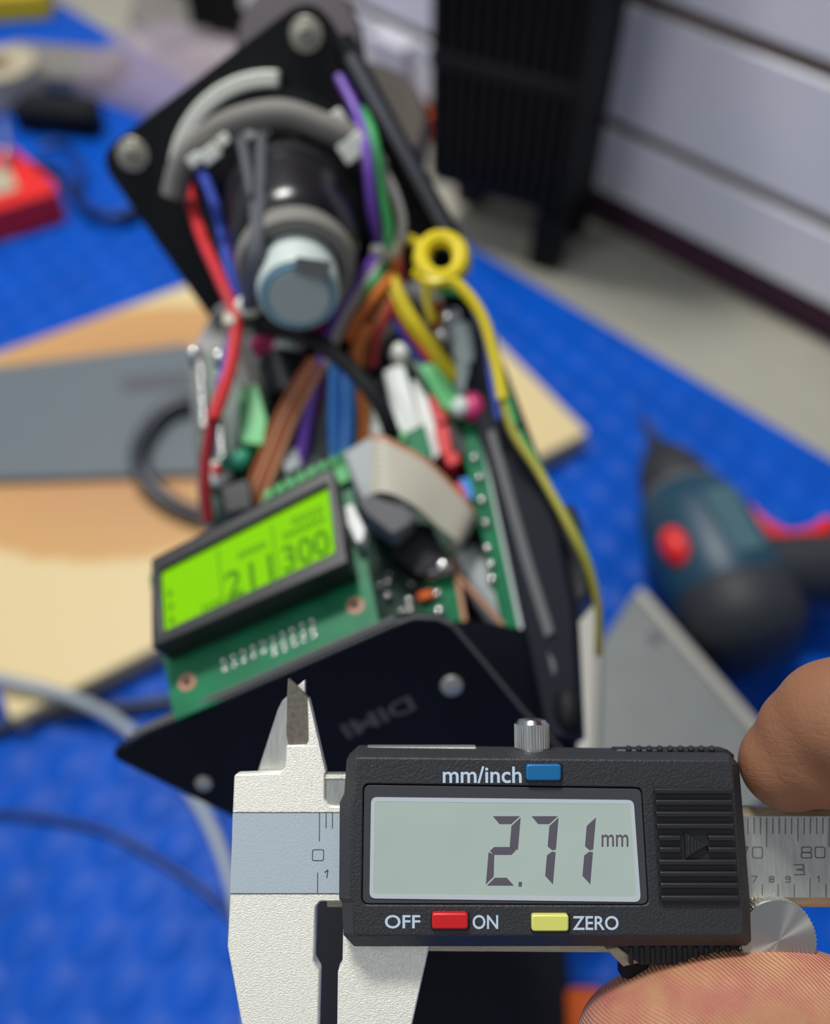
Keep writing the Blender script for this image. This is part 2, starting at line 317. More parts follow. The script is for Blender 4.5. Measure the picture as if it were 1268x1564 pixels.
# slat wall (45 degrees to the view)
W0 = Vector((.165, .768, .02)); wn = nW
wf = Frame(W0, wn, e45)                         # local: x along wall, y up
wr = MB().prism([(-1.3, -.84), (1.3, -.84), (1.3, 1.2), (-1.3, 1.2)], -.07, -.016).obj('wall_right', 'wallb', frame=wf); tag(wr, kind='structure')
hs = [(.0, .062), (.072, .168), (.18, .276), (.288, .384), (.396, .50)]
for a, c in hs:
    MB().prism([(-1.3, a), (1.3, a), (1.3, c), (-1.3, c)], -.0165, 0, .002).obj('panel', 'wallw', wr)
for a, c in zip(hs, hs[1:]):
    MB().prism([(-1.3, a[1]), (1.3, a[1]), (1.3, c[0]), (-1.3, c[0])], -.0162, -.006).obj('groove_strip', 'groove', wr)

# ------------------------------------------------------------------ wooden board on the mat
bx = Vector((.388, .240, 0)).normalized(); bo = gz(15, 1100, .018)
wfB = Frame((bo.x, bo.y, 0), (0, 0, 1), bx)
bl = (gz(900, 660, .018)-bo).length
bd = MB().prism(rounded([(0, 0), (bl, 0), (bl, .325), (0, .325)], .004), .0008, .018, .0012).obj('wooden_board', 'wood', frame=wfB)
tag(bd, 'pale wooden board with a tan heartwood patch lying on the blue mat', 'board')
q = wfB.uv(215, 640, .018)
WOODMAP.vector_type = 'TEXTURE'; WOODMAP.inputs['Location'].default_value = (q[0], q[1], .018); WOODMAP.inputs['Rotation'].default_value = (0, 0, -.45); WOODMAP.inputs['Scale'].default_value = (.185, .15, .4)

# grey panel lying across the board
pn = thing('steel_sheet', GR, 'flat grey painted metal panel lying across the wooden board at left', 'sheet')
PFm = Frame((0, 0, 0), (0, 0, 1), (1, 0, 0))
MB().prism(rounded(PFm.poly([(-330, 600), (282, 524), (330, 560), (345, 700), (300, 722), (-330, 742)], .024), .002), .0185, .024, .0006).obj('plate', 'panel', pn, frame=GR)
MB().prism(rounded(GR.poly([(186, 577), (290, 565), (292, 592), (188, 598)], .0242), .002), .0241, .0248).obj('slot', 'wgrey', pn, frame=GR)
# black cord loop
def cable(name, pts, r, m, label, cat='cable', group=None, z=None, n=12):
    P = cr_path([gz(a, b, z_) for a, b, z_ in pts], 8)
    return tag(MB().tube(P, r, n).obj(name, m), label, cat, group)
cable('coiled_cord', [(330, 612, .034), (262, 622, .032), (218, 672, .031), (216, 722, .031), (262, 770, .0255), (330, 792, .0255), (420, 780, .032), (440, 700, .04)], .0066, 'cabk', 'loop of black cord curling over the edge of the grey panel', 'cord')
cable('pale_cable', [(-420, 1120, .0046), (-200, 1050, .0046), (-60, 1030, .024), (40, 1046, .026), (110, 1066, .02), (170, 1095, .012), (212, 1128, .0076), (262, 1172, .0046), (300, 1222, .0060), (330, 1280, .0078), (352, 1345, .0080), (372, 1430, .0078), (384, 1540, .0060), (372, 1720, .0046)], .0036, 'cabw', 'pale grey cable running from the board and under the black end plate', group='cables lying on the mat')
cable('dark_cable', [(-400, 1250, .0042), (-160, 1165, .0042), (-30, 1122, .0042), (40, 1100, .0042), (120, 1085, .0042), (200, 1078, .0042), (300, 1066, .0042), (380, 1062, .0042)], .0037, 'cabk', 'shiny dark cable lying along the lower edge of the wooden board', group='cables lying on the mat')
cable('shadow_strand', [(-500, 1330, .0018), (-240, 1262, .0018), (-30, 1243, .0018), (60, 1248, .0018), (150, 1266, .0018), (230, 1305, .0018), (300, 1352, .0018), (352, 1400, .0018), (400, 1480, .0018), (420, 1600, .0018), (400, 1800, .0018)], .0016, 'cabn', 'thin navy strand drawn as a shadow line curving over the mat at lower left', group='cables lying on the mat')  # navy tube drawn in place of a shadow line on the mat

# ------------------------------------------------------------------ things at the back
# red tray
def gp(pts, z): return [tuple(gz(a, b, z)[:2]) for a, b in pts]
rt = thing('red_tray', GR, 'bright red plastic box at the left edge of the picture', 'box')
out = rounded(gp([(-110, 262), (18, 222), (84, 278), (84, 292), (-110, 350)], .032), .004)
MB().prism(out, .0005, .032, .002).obj('body', 'redb', rt)
MB().prism(rounded(gp([(-60, 270), (12, 256), (30, 290), (-40, 310)], .0325), .006), .0322, .035, .001).obj('insert', 'cyl', rt)
MB().tube(cr_path([gz(5, 258, .035), gz(8, 225, .05), gz(4, 185, .06)]), .003).obj('clip', 'chrome', rt)
# black cords and plug behind the tray
cable('power_cable', [(52, 250, .003), (88, 262, .003), (112, 296, .003), (140, 322, .003), (190, 332, .003), (250, 318, .003), (330, 300, .003)], .0044, 'wblack', 'black cord curving over the mat behind the red box', 'cord', 'cords behind the red box')
cable('speaker_cable', [(60, 226, .003), (100, 222, .003), (122, 262, .0095), (118, 300, .0115), (160, 330, .0115), (210, 318, .0115)], .0034, 'cabn', 'thin dark cord forming an inner loop behind the red box', 'cord', 'cords behind the red box')
pc = gz(92, 178, .012)
o = MB().prism(rounded([(-.05, -.018), (.05, -.018), (.042, .02), (-.04, .02)], .008), .0005, .03, .005).obj('power_adapter', 'black', frame=Matrix.Translation((pc.x, pc.y, 0)) @ Matrix.Rotation(-.15, 4, 'Z'), bevel=.001)
tag(o, 'black power adapter lying on the mat behind the red box', 'adapter')
# roll / drum of tape, yellow box
c = gz(4, 118, .02)
t = thing('tape_roll', Matrix.Translation((c.x, c.y, 0)), 'beige tape roll with a brown core at the left edge', 'roll')
MB().lathe([(.016, .0005), (.042, .0005), (.042, .036), (.016, .036), (.016, .0005)], 40).obj('roll', 'cyl', t)
MB().lathe([(.012, .0005), (.0158, .0005), (.0158, .037), (.012, .037), (.012, .0005)], 32).obj('core', 'card', t)
c = gz(84, 98, .012)
o = MB().prism(rounded([(-.085, -.035), (.07, -.045), (.085, .02), (-.06, .045)], .012), .0005, .022, .006).obj('folded_pouch', 'loom', frame=Matrix.Translation((c.x, c.y, 0)), bevel=.002)
tag(o, 'dull grey folded pouch on the mat next to the tape roll', 'pouch')
c = gz(-10, -8, .02)
o = MB().prism(rounded([(-.12, -.05), (.075, -.02), (.06, .06), (-.12, .07)], .008), .0005, .03, .002).obj('yellow_box', 'yelo', frame=Matrix.Translation((c.x, c.y, 0)))
tag(o, 'yellow plastic box in the top left corner', 'box')
# clear bag
c = gz(292, 118, .01); bb = bmesh.new(); bmesh.ops.create_grid(bb, x_segments=56, y_segments=36, size=1)
top = []
for v in bb.verts:
    x, y = v.co.x, v.co.y; e = max(0, (1-x**4)*(1-y**4))
    v.co = Vector((x*.135, y*.085, .005+.034*e**.6+.014*e*noise.noise(Vector((x*3.1, y*2.7, 1)))+.004*e*noise.noise(Vector((x*11, y*9, 3)))))
r = bmesh.ops.extrude_face_region(bb, geom=bb.faces[:]); 
for g in r['geom']:
    if isinstance(g, bmesh.types.BMVert): g.co.z = .0016+(g.co.z-.005)*.02
me = bpy.data.meshes.new('plastic_bag'); bmesh.ops.recalc_face_normals(bb, faces=bb.faces); bb.to_mesh(me); bb.free()
o = link('plastic_bag', me, 'film', smooth=60, frame=Matrix.Translation((c.x, c.y, 0)) @ Matrix.Rotation(-.55, 4, 'Z'))
tag(o, 'crumpled clear plastic bag with a bright glint behind the square plate', 'bag')
# ribbed black bin near the wall
wl = (gz(655, 283, .03)-gz(862, 330, .03))
A = gz(652, 283, .035); B_ = gz(858, 345, .035); ex = (B_-A); L = ex.length; ex.normalize()
bf = Frame((A.x, A.y, 0), (0, 0, 1), ex)
t = thing('black_rack', bf, 'tall ribbed black plastic rack standing before the white slat wall', 'rack')
MB().prism([(0, .008), (L, .008), (L, .09), (0, .09)], .036, .46).obj('body', 'black', t, bevel=.002)
for k in range(13):
    x = L*(k+.5)/13; MB().prism(rounded([(x-.0045, .0085), (x-.003, 0), (x+.003, 0), (x+.0045, .0085)], .001), .05, .46).obj('rib', 'black', t)
MB().prism([(L-.028, .0), (L, .0), (L, .028), (L-.028, .028)], -.0185, .0355).obj('foot', 'black', t, bevel=.001)
MB().prism([(0, .064), (.026, .064), (.026, .09), (0, .09)], -.0185, .0355).obj('foot', 'black', t, bevel=.001)
MB().prism([(L-.028, .062), (L, .062), (L, .09), (L-.028, .09)], -.0185, .0355).obj('foot', 'black', t, bevel=.001)
MB().box((L*.5, .004, .155), (L, .012, .012)).obj('cross_band', 'black', t, bevel=.002)
# small boxes seen between the plate and the rack
def carton(name, px, py, w, d, h, ang, m, label, lid=None):
    c = gz(px, py, -.019); F = Matrix.Translation((c.x, c.y, -.019)) @ Matrix.Rotation(ang, 4, 'Z'); t = thing(name, F, label, 'box')
    MB().box((0, d/2, h/2+.0003), (w, d, h)).obj('body', m, t, bevel=.001)
    if lid: MB().box((0, d/2-.0005, lid[0]*h), (w+.002, d+.002, h*lid[1])).obj('band', lid[2], t, bevel=.001)
    return t
carton('white_carton', 592, 196, .05, .035, .095, -.78, 'cardw', 'white carton with a pink band behind the square plate', (.35, .16, 'orange'))
carton('tan_carton', 645, 196, .022, .035, .2, -.78, 'card', 'narrow tan carton beside the ribbed black rack')
carton('orange_box', 632, 214, .028, .02, .03, -.78, 'orange', 'small orange box at the foot of the tan carton')
carton('brown_carton', 520, 100, .06, .04, .09, -.3, 'wbrown', 'brown carton behind the top corner of the square plate', (.6, .3, 'cardw'))
carton('black_case', 352, 62, .10, .05, .12, -.15, 'black', 'black case at the top edge behind the plastic bag', (.7, .08, 'casel'))
o = MB().prism(rounded(gp([(210, -30), (318, -40), (330, 40), (250, 66), (195, 20)], -.005), .01), -.0188, -.006, .003).obj('grey_cloth', 'loom'); tag(o, 'folded grey cloth on the table at the top', 'cloth')

# ------------------------------------------------------------------ cordless drill on its side
zc = .0425
S = gz(981, 636, zc); Eo = gz(1162, 1012, zc); ax = (Eo-S); DL = ax.length; ax.normalize()
side = Vector((0, 0, 1)).cross(ax)
side = -side if side.x < 0 else side                   # towards the handle (right)
DM = Matrix((( side.x, (ax.cross(side)).x, ax.x, S.x), (side.y, (ax.cross(side)).y, ax.y, S.y), (side.z, (ax.cross(side)).z, ax.z, zc), (0, 0, 0, 1)))
dr = thing('cordless_drill', DM, 'dark teal cordless drill with red trigger lying on the blue mat', 'drill')
k = DL/440.0
def lp(l): return [(r*k, z*k) for r, z in l]
MB().lathe(lp([(0, 0), (4, 0), (6, 6), (6, 30), (9, 46), (15, 62), (15, 72), (0, 72)]), 12, Matrix()).obj('bit', 'drillk', dr)
MB().lathe(lp([(0, 66), (16, 66), (24, 74), (38, 96), (50, 122), (54, 146), (54, 158), (0, 158)]), 36).obj('chuck', 'drillk', dr)
MB().lathe(lp([(0, 156), (56, 156), (60, 162), (60, 172), (0, 172)]), 36).obj('collar', 'dgrey', dr)
MB().lathe(lp([(0, 170), (62, 170), (72, 190), (80, 230), (82, 290), (82, 330), (76, 352), (0, 352)]), 40).obj('body', 'drillb', dr)
MB().lathe(lp([(0, 340), (80, 340), (84, 356), (84, 388), (74, 412), (50, 432), (0, 440)]), 40).obj('motor_cap', 'drillk', dr)
up = 1 if DM.col[1][2] > 0 else -1
# handle, trigger, button (handle goes along local x)
hd = MB()
hd.tube([Vector((60*k, 0, 312*k)), Vector((120*k, 0, 318*k)), Vector((200*k, 0, 330*k)), Vector((290*k, 0, 338*k)), Vector((330*k, 0, 340*k))], [50*k, 50*k, 46*k, 52*k, 60*k], 20, flat=(.95, 1.05))
hd.obj('handle', 'drillk', dr, bevel=.001)
MB().box((345*k, 0, 340*k), (50*k, 105*k, 150*k)).obj('battery_foot', 'drillk', dr, bevel=.006, seg=3)
MB().tube(cr_path([Vector((78*k, 0, 212*k)), Vector((92*k, 0, 246*k)), Vector((118*k, 0, 270*k)), Vector((160*k, 0, 270*k)), Vector((186*k, 0, 258*k))]), 15*k, 12, flat=(1, 1.4)).obj('trigger', 'redb', dr)
MB().ball((-62*k, 44*k*up, 276*k), 1, (20*k, 22*k, 32*k), 10).obj('direction_button', 'redb', dr)
MB().prism(rounded([(-12*k, 215*k), (30*k, 215*k), (34*k, 320*k), (-8*k, 320*k)], 6*k), 78*k, 83.5*k).obj('nameplate', 'drillg', dr, frame=DM @ Matrix.Rotation(PI/2 if up < 0 else PI/2, 4, 'X') @ Matrix.Scale(-1 if up > 0 else 1, 4, (0, 0, 1)), bevel=0)

# ------------------------------------------------------------------ bent grey sheet metal to the right
SZ = .05
sm = thing('bent_sheet_metal', GR, 'bent grey sheet metal cover with a hole, lying between machine and drill', 'cover')
pl = gp([(968, 907), (1158, 1120), (1211, 1192), (1010, 1330), (890, 1320), (900, 1010)], SZ)
hole = ellipse(tuple(gz(1000, 975, SZ)[:2]), .0036, .0036, 20)
MB().prism(pl, SZ-.0016, SZ).obj('plate', 'sheet', sm, bevel=.0004)
MB().prism(ellipse(tuple(gz(1000, 975, SZ)[:2]), .0042, .0042, 20), SZ+.0001, SZ+.0006).obj('rivet', 'chrome', sm)
p0, p1 = Vector(pl[0]), Vector(pl[2]); dn = (p1-p0).normalized(); nn = Vector((-dn.y, dn.x)); nn = nn if nn.x > 0 else -nn
MB().prism([p0, p1, p1+nn*.006, p0+nn*.006], SZ-.003, SZ+.003, .0006).obj('rolled_edge', 'sheetl', sm, bevel=.0006)
MB().prism([p0+nn*.003, p1+nn*.003, p1+nn*.0045, p0+nn*.0045], .0008, SZ-.003).obj('flange', 'sheet', sm)
MB().prism(gp([(846, 905), (880, 888), (914, 900), (912, 1010), (902, 1320), (868, 1320)], SZ+.012), SZ+.0105, SZ+.012).obj('side_tab', 'sheetl', sm, bevel=.0004)
q0 = gp([(846, 905), (880, 888), (914, 900)], SZ+.012)
MB().prism([q0[0], q0[1], Vector(q0[1])+Vector((.001, -.002)), Vector(q0[0])+Vector((.001, -.002))], .0008, SZ+.0106).obj('flange', 'sheetl', sm)
MB().prism(gp([(900, 1010), (914, 1010), (906, 1320), (894, 1320)], SZ+.012), .0008, SZ+.0104).obj('flange', 'sheet', sm)
# orange clamp under the caliper
c = gz(900, 1572, .02)
t = thing('orange_clamp', Matrix.Translation((c.x, c.y, 0)), 'small orange plastic clamp on the mat behind the thumb', 'clamp')
MB().prism(rounded([(-.012, -.03), (.012, -.03), (.009, .018), (-.009, .018)], .004), .0005, .022, .003).obj('jaw', 'orange', t)
MB().prism(rounded([(-.006, -.05), (.006, -.05), (.006, -.028), (-.006, -.028)], .002), .004, .016, .002).obj('tail', 'black', t)

# ------------------------------------------------------------------ THE MACHINE (opened, on an added stand)
mc = thing('opened_machine', Vector((-.01, .11, 0)), 'opened black machine with square motor plate, wiring and small green display', 'machine')
def part(mb, name, m, frame, parent=None, **kw):
    if 'bevel' in kw: kw['bevel'] *= .66
    return mb.obj(name, m, parent or mc, frame=frame if frame is not None else GR, **kw)
# stand added as a support under the machine, mostly hidden from the camera
part(MB().prism(rounded([(-.068, .012), (.078, .012), (.078, .19), (-.068, .19)], .01), .0006, .016, .002), 'base', 'navy', GR)
part(MB().prism(rounded([(-.026, .085), (.022, .085), (.022, .125), (-.026, .125)], .006), .0155, .268), 'support_post', 'black', GR)
CAM_SCALE = .66        # machine scaled about the camera: depths and sizes both multiplied by this
class KM(MB):
    def prism(s, poly, z0, z1, inset=0, insz=None): return MB.prism(s, poly, z0*CAM_SCALE, z1*CAM_SCALE, inset*CAM_SCALE, insz)
    def ring(s, o_, i_, z0, z1): return MB.ring(s, o_, i_, z0*CAM_SCALE, z1*CAM_SCALE)
    def box(s, c, d, Mx=None): return MB.box(s, c, [q*CAM_SCALE for q in d], Mx)
    def lathe(s, prof, n=32, Mx=None, a0=0, a1=2*PI): return MB.lathe(s, [(r*CAM_SCALE, z*CAM_SCALE) for r, z in prof], n, Mx, a0, a1)
    def ball(s, c, r, sc=(1, 1, 1), n=8):
        prof = [(r*math.sin(PI*k/n), -r*math.cos(PI*k/n)) for k in range(n+1)]; prof[0] = (0, -r); prof[-1] = (0, r)
        return s.lathe(prof, 2*n, Matrix.Translation(c) @ Matrix.Diagonal((*sc, 1)))
    def tube(s, pts, r, n=10, **kw): return MB.tube(s, pts, [q*CAM_SCALE for q in r] if isinstance(r, (list, tuple)) else r*CAM_SCALE, n, **kw)
def krounded(poly, r, n=5): return rounded(poly, [q*CAM_SCALE for q in r] if isinstance(r, (list, tuple)) else r*CAM_SCALE, n)
def kpt(px, py, d): return pt(px, py, d*CAM_SCALE)
class KFrame(Frame):
    def uv(s, px, py, dz=0.0): return Frame.uv(s, px, py, dz*CAM_SCALE)
    def p3(s, px, py, dz=0.0): return Vector((*Frame.uv(s, px, py, dz*CAM_SCALE), dz*CAM_SCALE))
IF = KFrame(kpt(600, 900, .352), cw(0, .40, 1), RX)                 # inside of the machine
PF = KFrame(kpt(435, 275, .425), cw(.0, -.43, 1), pt(485, 15, .425)-pt(180, 235, .425))    # far square plate
BF = KFrame(kpt(430, 1050, .316), cw(0.05, -.42, 1), pt(680, 945, .335)-pt(165, 1150, .325))   # near end plate
LF = KFrame(kpt(380, 900, .318), cw(-.2, .55, 1), pt(530, 860, .318)-pt(231, 987, .318))       # display module
# square motor plate
P4 = PF.poly([(146, 238), (478, -14), (712, 368), (372, 560)])
part(KM().prism(krounded(P4, [.013, .016, .006, .006], 8), -.004, 0, .0006), 'motor_plate', 'black', PF)
for nm, (a, b) in enumerate([(203, 236), (468, 53)]):
    u = Vector(PF.uv(a, b)); s_ = part(KM().lathe([(0, 0.0002), (.0078, .0002), (.0079, .0009), (.0074, .0014), (.0054, .0015), (.0050, .0026), (.0038, .0032), (0, .0033)], 28, Matrix.Translation((u.x, u.y, 0))), 'screw', 'washer', PF)
    part(KM().lathe([(0, .0033), (.0022, .0033), (.0022, .0035), (0, .0035)], 6, Matrix.Translation((u.x, u.y, 0))), 'socket', 'dsteel', PF, parent=s_)
# motor: opening, sleeve, body
mcx = Vector(PF.uv(425, 292)); part(KM().lathe([(0, .0004), (.0475, .0004), (.0475, .0012), (0, .0012)], 48, Matrix.Translation((mcx.x, mcx.y, 0))), 'opening', 'wblack', PF)
def arc(frame, c, r0, r1, a0, a1, z0, z1, n=28):
    o_ = [(c[0]+r1*math.cos(a), c[1]+r1*math.sin(a)) for a in (a0+(a1-a0)*k/n for k in range(n+1))]
    i_ = [(c[0]+r0*math.cos(a), c[1]+r0*math.sin(a)) for a in (a1+(a0-a1)*k/n for k in range(n+1))]
    return KM().prism(o_+i_, z0, z1)
def angp(a, b): v = Vector(PF.uv(a, b))-mcx; return math.atan2(v.y, v.x), v.length
a1_, r_1 = angp(428, 128); a0_, r_0 = angp(263, 268)
if a0_ < a1_: a0_ += 2*PI
part(arc(PF, mcx, r_0-.0065*CAM_SCALE, r_0+.0005, a1_, a0_, .0008, .006), 'ring', 'cream', PF, bevel=.001)
def ipt(px, py, dz, F=None): F = F or IF; return (F.M @ F.p3(px, py, dz))
def mpath(l, n=7): return cr_path([kpt(a, b, d) for a, b, d in l], n)
part(KM().tube(mpath([(266, 300, .405), (280, 250, .398), (318, 210, .39), (365, 185, .384), (430, 174, .38), (490, 192, .382), (545, 218, .386), (575, 258, .395)]), .0062, 12), 'sleeve', 'loom', None)
for a, b, w in [(298, 244, .0032), (322, 236, .0042), (342, 214, .003), (381, 206, .0028), (402, 203, .0028), (512, 186, .005), (540, 226, .0062)]:
    part(KM().box((0, 0, 0), (w*2, w*1.5, w*1.2)), 'terminal', 'cream', Matrix.Translation(kpt(a, b, .384)) @ PF.M.to_3x3().to_4x4(), bevel=.0006)
ma = kpt(440, 258, .425); mb_ = kpt(458, 464, .347); axm = (mb_-ma); ML = axm.length/CAM_SCALE; axm.normalize()
MM = axm.to_track_quat('Z', 'Y').to_matrix().to_4x4(); MM.translation = ma
mo = part(KM().lathe([(0, -.006), (.0335, -.006), (.0340, .004), (.0340, .012), (.0285, .0135), (.0285, ML*.62), (.026, ML*.68), (.024, ML*.70), (0, ML*.70)], 48), 'motor', 'motor', MM)
part(KM().lathe([(.0286, ML*.30), (.0302, ML*.31), (.0302, ML*.36), (.0286, ML*.37), (.0286, ML*.30)], 48), 'rib', 'casel', MM, parent=mo)
part(KM().lathe([(.018, ML*.70), (.0240, ML*.70), (.0258, ML*.74), (.0245, ML*.80), (.019, ML*.80), (.018, ML*.70)], 40), 'gasket', 'loom', MM, parent=mo)
part(KM().lathe([(0, ML*.70), (.0172, ML*.70), (.0172, ML*.93), (.0165, ML*.95), (.013, ML*.95), (.0125, ML*.97), (0, ML*.97)], 40), 'cap', 'label', MM, parent=mo)
part(KM().lathe([(.0135, ML*.951), (.0150, ML*.953), (.0150, ML*.962), (.0135, ML*.964), (.0135, ML*.951)], 40), 'cap_ring', 'skyp', MM, parent=mo)
# label print on the cap
lf = KFrame(kpt(475, 412, .338), -ray(475, 412), RX)
part(KM().prism(krounded(lf.poly([(452, 392), (506, 400), (502, 428), (450, 418)]), .001), -.0008, -.0002), 'label_print', 'inkl', lf, parent=mo)
# brown housing behind the plate
hm = (kpt(560, 190, .50)); HM = KFrame(hm, (BZ), PF.x).M
part(KM().lathe([(0, -.05), (.030, -.05), (.036, -.044), (.036, 0), (.033, .006), (0, .006)], 40), 'rear_housing', 'brownr', HM)
part(KM().lathe([(0, -.01), (.032, -.01), (.0345, -.006), (.0345, .01), (.032, .013), (0, .013)], 40), 'rear_drum', 'drum', KFrame(kpt(462, 82, .47), BZ, PF.x).M)
# right rail of the frame: two long bars
def bar(name, m, pts, w, fl=(1, 1)):
    return part(KM().tube([kpt(*p) for p in pts], w, 4, flat=fl, up=IF.n), name, m, None, bevel=.0008, smooth=30)
part(KM().tube(mpath([(522, 62, .394), (604, 215, .402), (690, 365, .418)], 4), .0056, 12), 'side_rail', 'black', None)
part(KM().tube(mpath([(534, 86, .390), (612, 228, .396), (680, 352, .41)], 4), .0030, 10), 'side_tube', 'wgrey', None)
RF = KFrame(kpt(760, 760, .372), cw(-.35, .35, 1), RX)
part(KM().prism(krounded(RF.poly([(672, 440), (716, 432), (770, 560), (845, 760), (878, 930), (888, 1130), (836, 1130), (800, 960), (748, 720), (700, 560)]), .003), -.012, .002, .0015), 'side_channel', 'navy', RF)
part(KM().prism(krounded(RF.poly([(742, 660), (756, 652), (812, 850), (848, 965), (832, 978), (796, 860)], .004), .001), .001, .004, .0008), 'channel_lip', 'dgrey', RF)
part(KM().prism(krounded(RF.poly([(846, 775), (876, 768), (896, 860), (898, 905), (868, 940), (850, 900)], -.008), .002), -.03, -.008, .001), 'side_block', 'wblack', RF)
part(KM().tube(mpath([(840, 990, .345), (852, 1040, .34), (880, 1110, .335)]), .0030, 10), 'cable_tie', 'dgrey', None)
part(KM().ball(kpt(868, 1080, .335), .006, (1, 1.8, 1)), 'knob', 'black', None)
# back sheet of the inside
part(KM().prism(IF.poly([(330, 470), (590, 300), (700, 420), (765, 640), (838, 960), (690, 975), (560, 985), (305, 800), (288, 540)], -.03), -.033, -.03), 'back_sheet', 'wblack', IF)
# near end plate with flange
EP = krounded(BF.poly([(158, 1152), (655, 936), (700, 958), (800, 1082), (872, 1160), (872, 1190), (520, 1330)]), [.005, .012, .004, 0, .004, .002, .006], 8)
part(KM().prism(EP, -.0025, 0, .0005), 'end_plate', 'navy', BF)
def edge_strip(pts, w=.0011):
    return part(KM().tube([BF.M @ BF.p3(a, b, 0) for a, b in pts], w, 8), 'pale_rim', 'edge', None)  # lighter grey strips along the edges of the end plate
edge_strip([(196, 1126), (300, 1084), (460, 1015), (600, 954), (632, 943), (668, 944), (690, 954)], .0008)
edge_strip([(692, 956), (740, 1013), (800, 1086), (862, 1150)], .0007)
part(KM().tube([BF.M @ BF.p3(a, b, -.0008) for a, b in [(205, 1119), (330, 1064), (470, 1002), (604, 944)]], .0012, 8), 'pale_rim', 'edge', None)
FF = KFrame(kpt(780, 1020, .343), cw(.55, .25, 1), RX)
part(KM().prism(krounded(FF.poly([(696, 956), (745, 949), (800, 962), (840, 985), (868, 1060), (884, 1118), (884, 1165), (862, 1150), (800, 1084)]), .002), -.0022, -.0002, .0004), 'end_flange', 'navy', FF)
for a, b, r in [(690, 1046, .0043), (312, 1195, .0034)]:
    u = Vector(BF.uv(a, b)); part(KM().lathe([(0, .0002), (r, .0002), (r*.92, .0014), (r*.5, .0018), (0, .0018)], 24, Matrix.Translation((u.x, u.y, 0))), 'screw', 'steel2', BF)
p0 = BF.uv(640, 1066); p1 = BF.uv(492, 1132); p2 = BF.uv(652, 1082)
put_text('lettering', 'DIMI', BF.uv(624, 1062), BF.uv(520, 1108), BF.uv(636, 1082), .0002, 'inkl', mc, BF)

# ---- display module
dm = part(KM().prism(krounded(LF.poly([(266, 1100), (582, 966), (538, 745), (228, 880)], -.0160), .001), -.0176, -.0160), 'display_board', 'pcb', LF)
part(KM().ring(krounded(LF.poly([(231, 987), (531, 858), (507, 711), (230, 853)]), .0028), krounded(LF.poly([(249, 962), (511, 840), (499, 742), (243, 872)]), .0000001), -.0095, 0), 'bezel', 'wblack', LF, parent=dm, bevel=0) if False else None
ob = LF.poly([(231, 990), (533, 860), (507, 711), (230, 853)]); ib = LF.poly([(248, 963), (511, 842), (500, 741), (243, 871)])
bzl = KM(); bzl.ring(ob, ib, -.0155, 0); part(bzl, 'bezel', 'casel', LF, parent=dm, bevel=.0012, seg=3)
part(KM().prism(ib, -.008, -.0022), 'lit_screen', 'lime', LF, parent=dm)
O_, U_, V_ = Vector(ib[0]), Vector(ib[1])-Vector(ib[0]), Vector(ib[3])-Vector(ib[0])
def lc(x, y): return tuple(O_+U_*x+V_*y)
for s_, x0, x1, y0, y1 in [('211', .36, .64, .05, .50), ('300', .70, .975, .06, .50), ('0000', .72, .97, .60, .72), ('0025', .78, .97, .78, .9), ('0000', .45, .62, .62, .74), ('no', .22, .33, .05, .14), ('4', .02, .06, .08, .2), ('3', .02, .06, .32, .42), ('2', .02, .06, .54, .64)]:
    put_text('characters', s_, lc(x0, y0), lc(x1, y0), lc(x0, y1), -.0021, 'limed', dm, LF)
for x in (.335, .66): part(KM().prism([lc(x, .04), lc(x+.008, .04), lc(x+.008, .95), lc(x, .95)], -.0021, -.00205), 'divider', 'limed', LF, parent=dm)
# solder points of the header, mounting holes
sd = KM()
for r_ in range(3):
    for k_ in range(10):
        if r_ == 2 and k_ < 5: continue
        a = 342+k_*15.0+(0, 1, 3)[r_]; b = 1009-k_*6.8+(0, 14, 24)[r_]
        u = LF.uv(a, b, -.0160); sd.ball((u[0], u[1], -.0160*CAM_SCALE), .00125, (1, 1, .7), 6)
tag(part(sd, 'solder_points', 'solder', LF, parent=dm), kind='stuff')
for a, b in [(543, 925), (286, 1042)]:
    u = Vector(LF.uv(a, b, -.0160)); part(KM().lathe([(.0016, 0), (.0034, 0), (.0034, .0003), (.0016, .0003), (.0016, 0)], 24, Matrix.Translation((u.x, u.y, -.0160*CAM_SCALE))), 'hole_ring', 'wtan', LF, parent=dm)
    part(KM().lathe([(0, 0), (.0016, 0), (.0016, .0002), (0, .0002)], 20, Matrix.Translation((u.x, u.y, -.0160*CAM_SCALE))), 'hole', 'wblack', LF, parent=dm)
part(KM().prism(krounded(LF.poly([(526, 772), (538, 768), (558, 808), (554, 826), (544, 830), (530, 800)], -.009), .001), -.0158, -.009, .0006), 'side_plug', 'white', LF, parent=dm)

# ---- inside parts (all on the inclined inner plane)
def blk(name, m, pts, z0, z1, bev=.0006, parent=None, r=.0008, F=None):
    F = F or IF; return part(KM().prism(krounded(F.poly(pts, z1), r, 3), z0, z1, bev), name, m, F, parent=parent)
def cylp(name, m, a, b, r, parent=None, n=20):      # a, b: (px, py, dz) ends
    return part(KM().tube([ipt(*a), ipt(*b)], r, n), name, m, None, parent=parent, bevel=.0005)
lb = blk('side_board', 'pcbd', [(288, 540), (350, 528), (378, 620), (384, 790), (312, 800), (300, 660)], -.016, -.0145)
pb = KM()
for k_ in range(11): u = IF.p3(306+k_*.6, 556+k_*9.5, -.0140); pb.ball(u, .0026, (1, .7, .7), 6)
for k_ in range(9): u = IF.p3(335+k_*.8, 640+k_*9.5, -.0140); pb.ball(u, .0026, (1, .7, .7), 6)
tag(part(pb, 'solder_points', 'solder', IF, parent=lb), kind='stuff')
for a, b in [(297, 540), (335, 545), (338, 575)]: part(KM().ball(IF.p3(a, b, -.012), .0036), 'solder_joint', 'solder', IF, parent=lb)
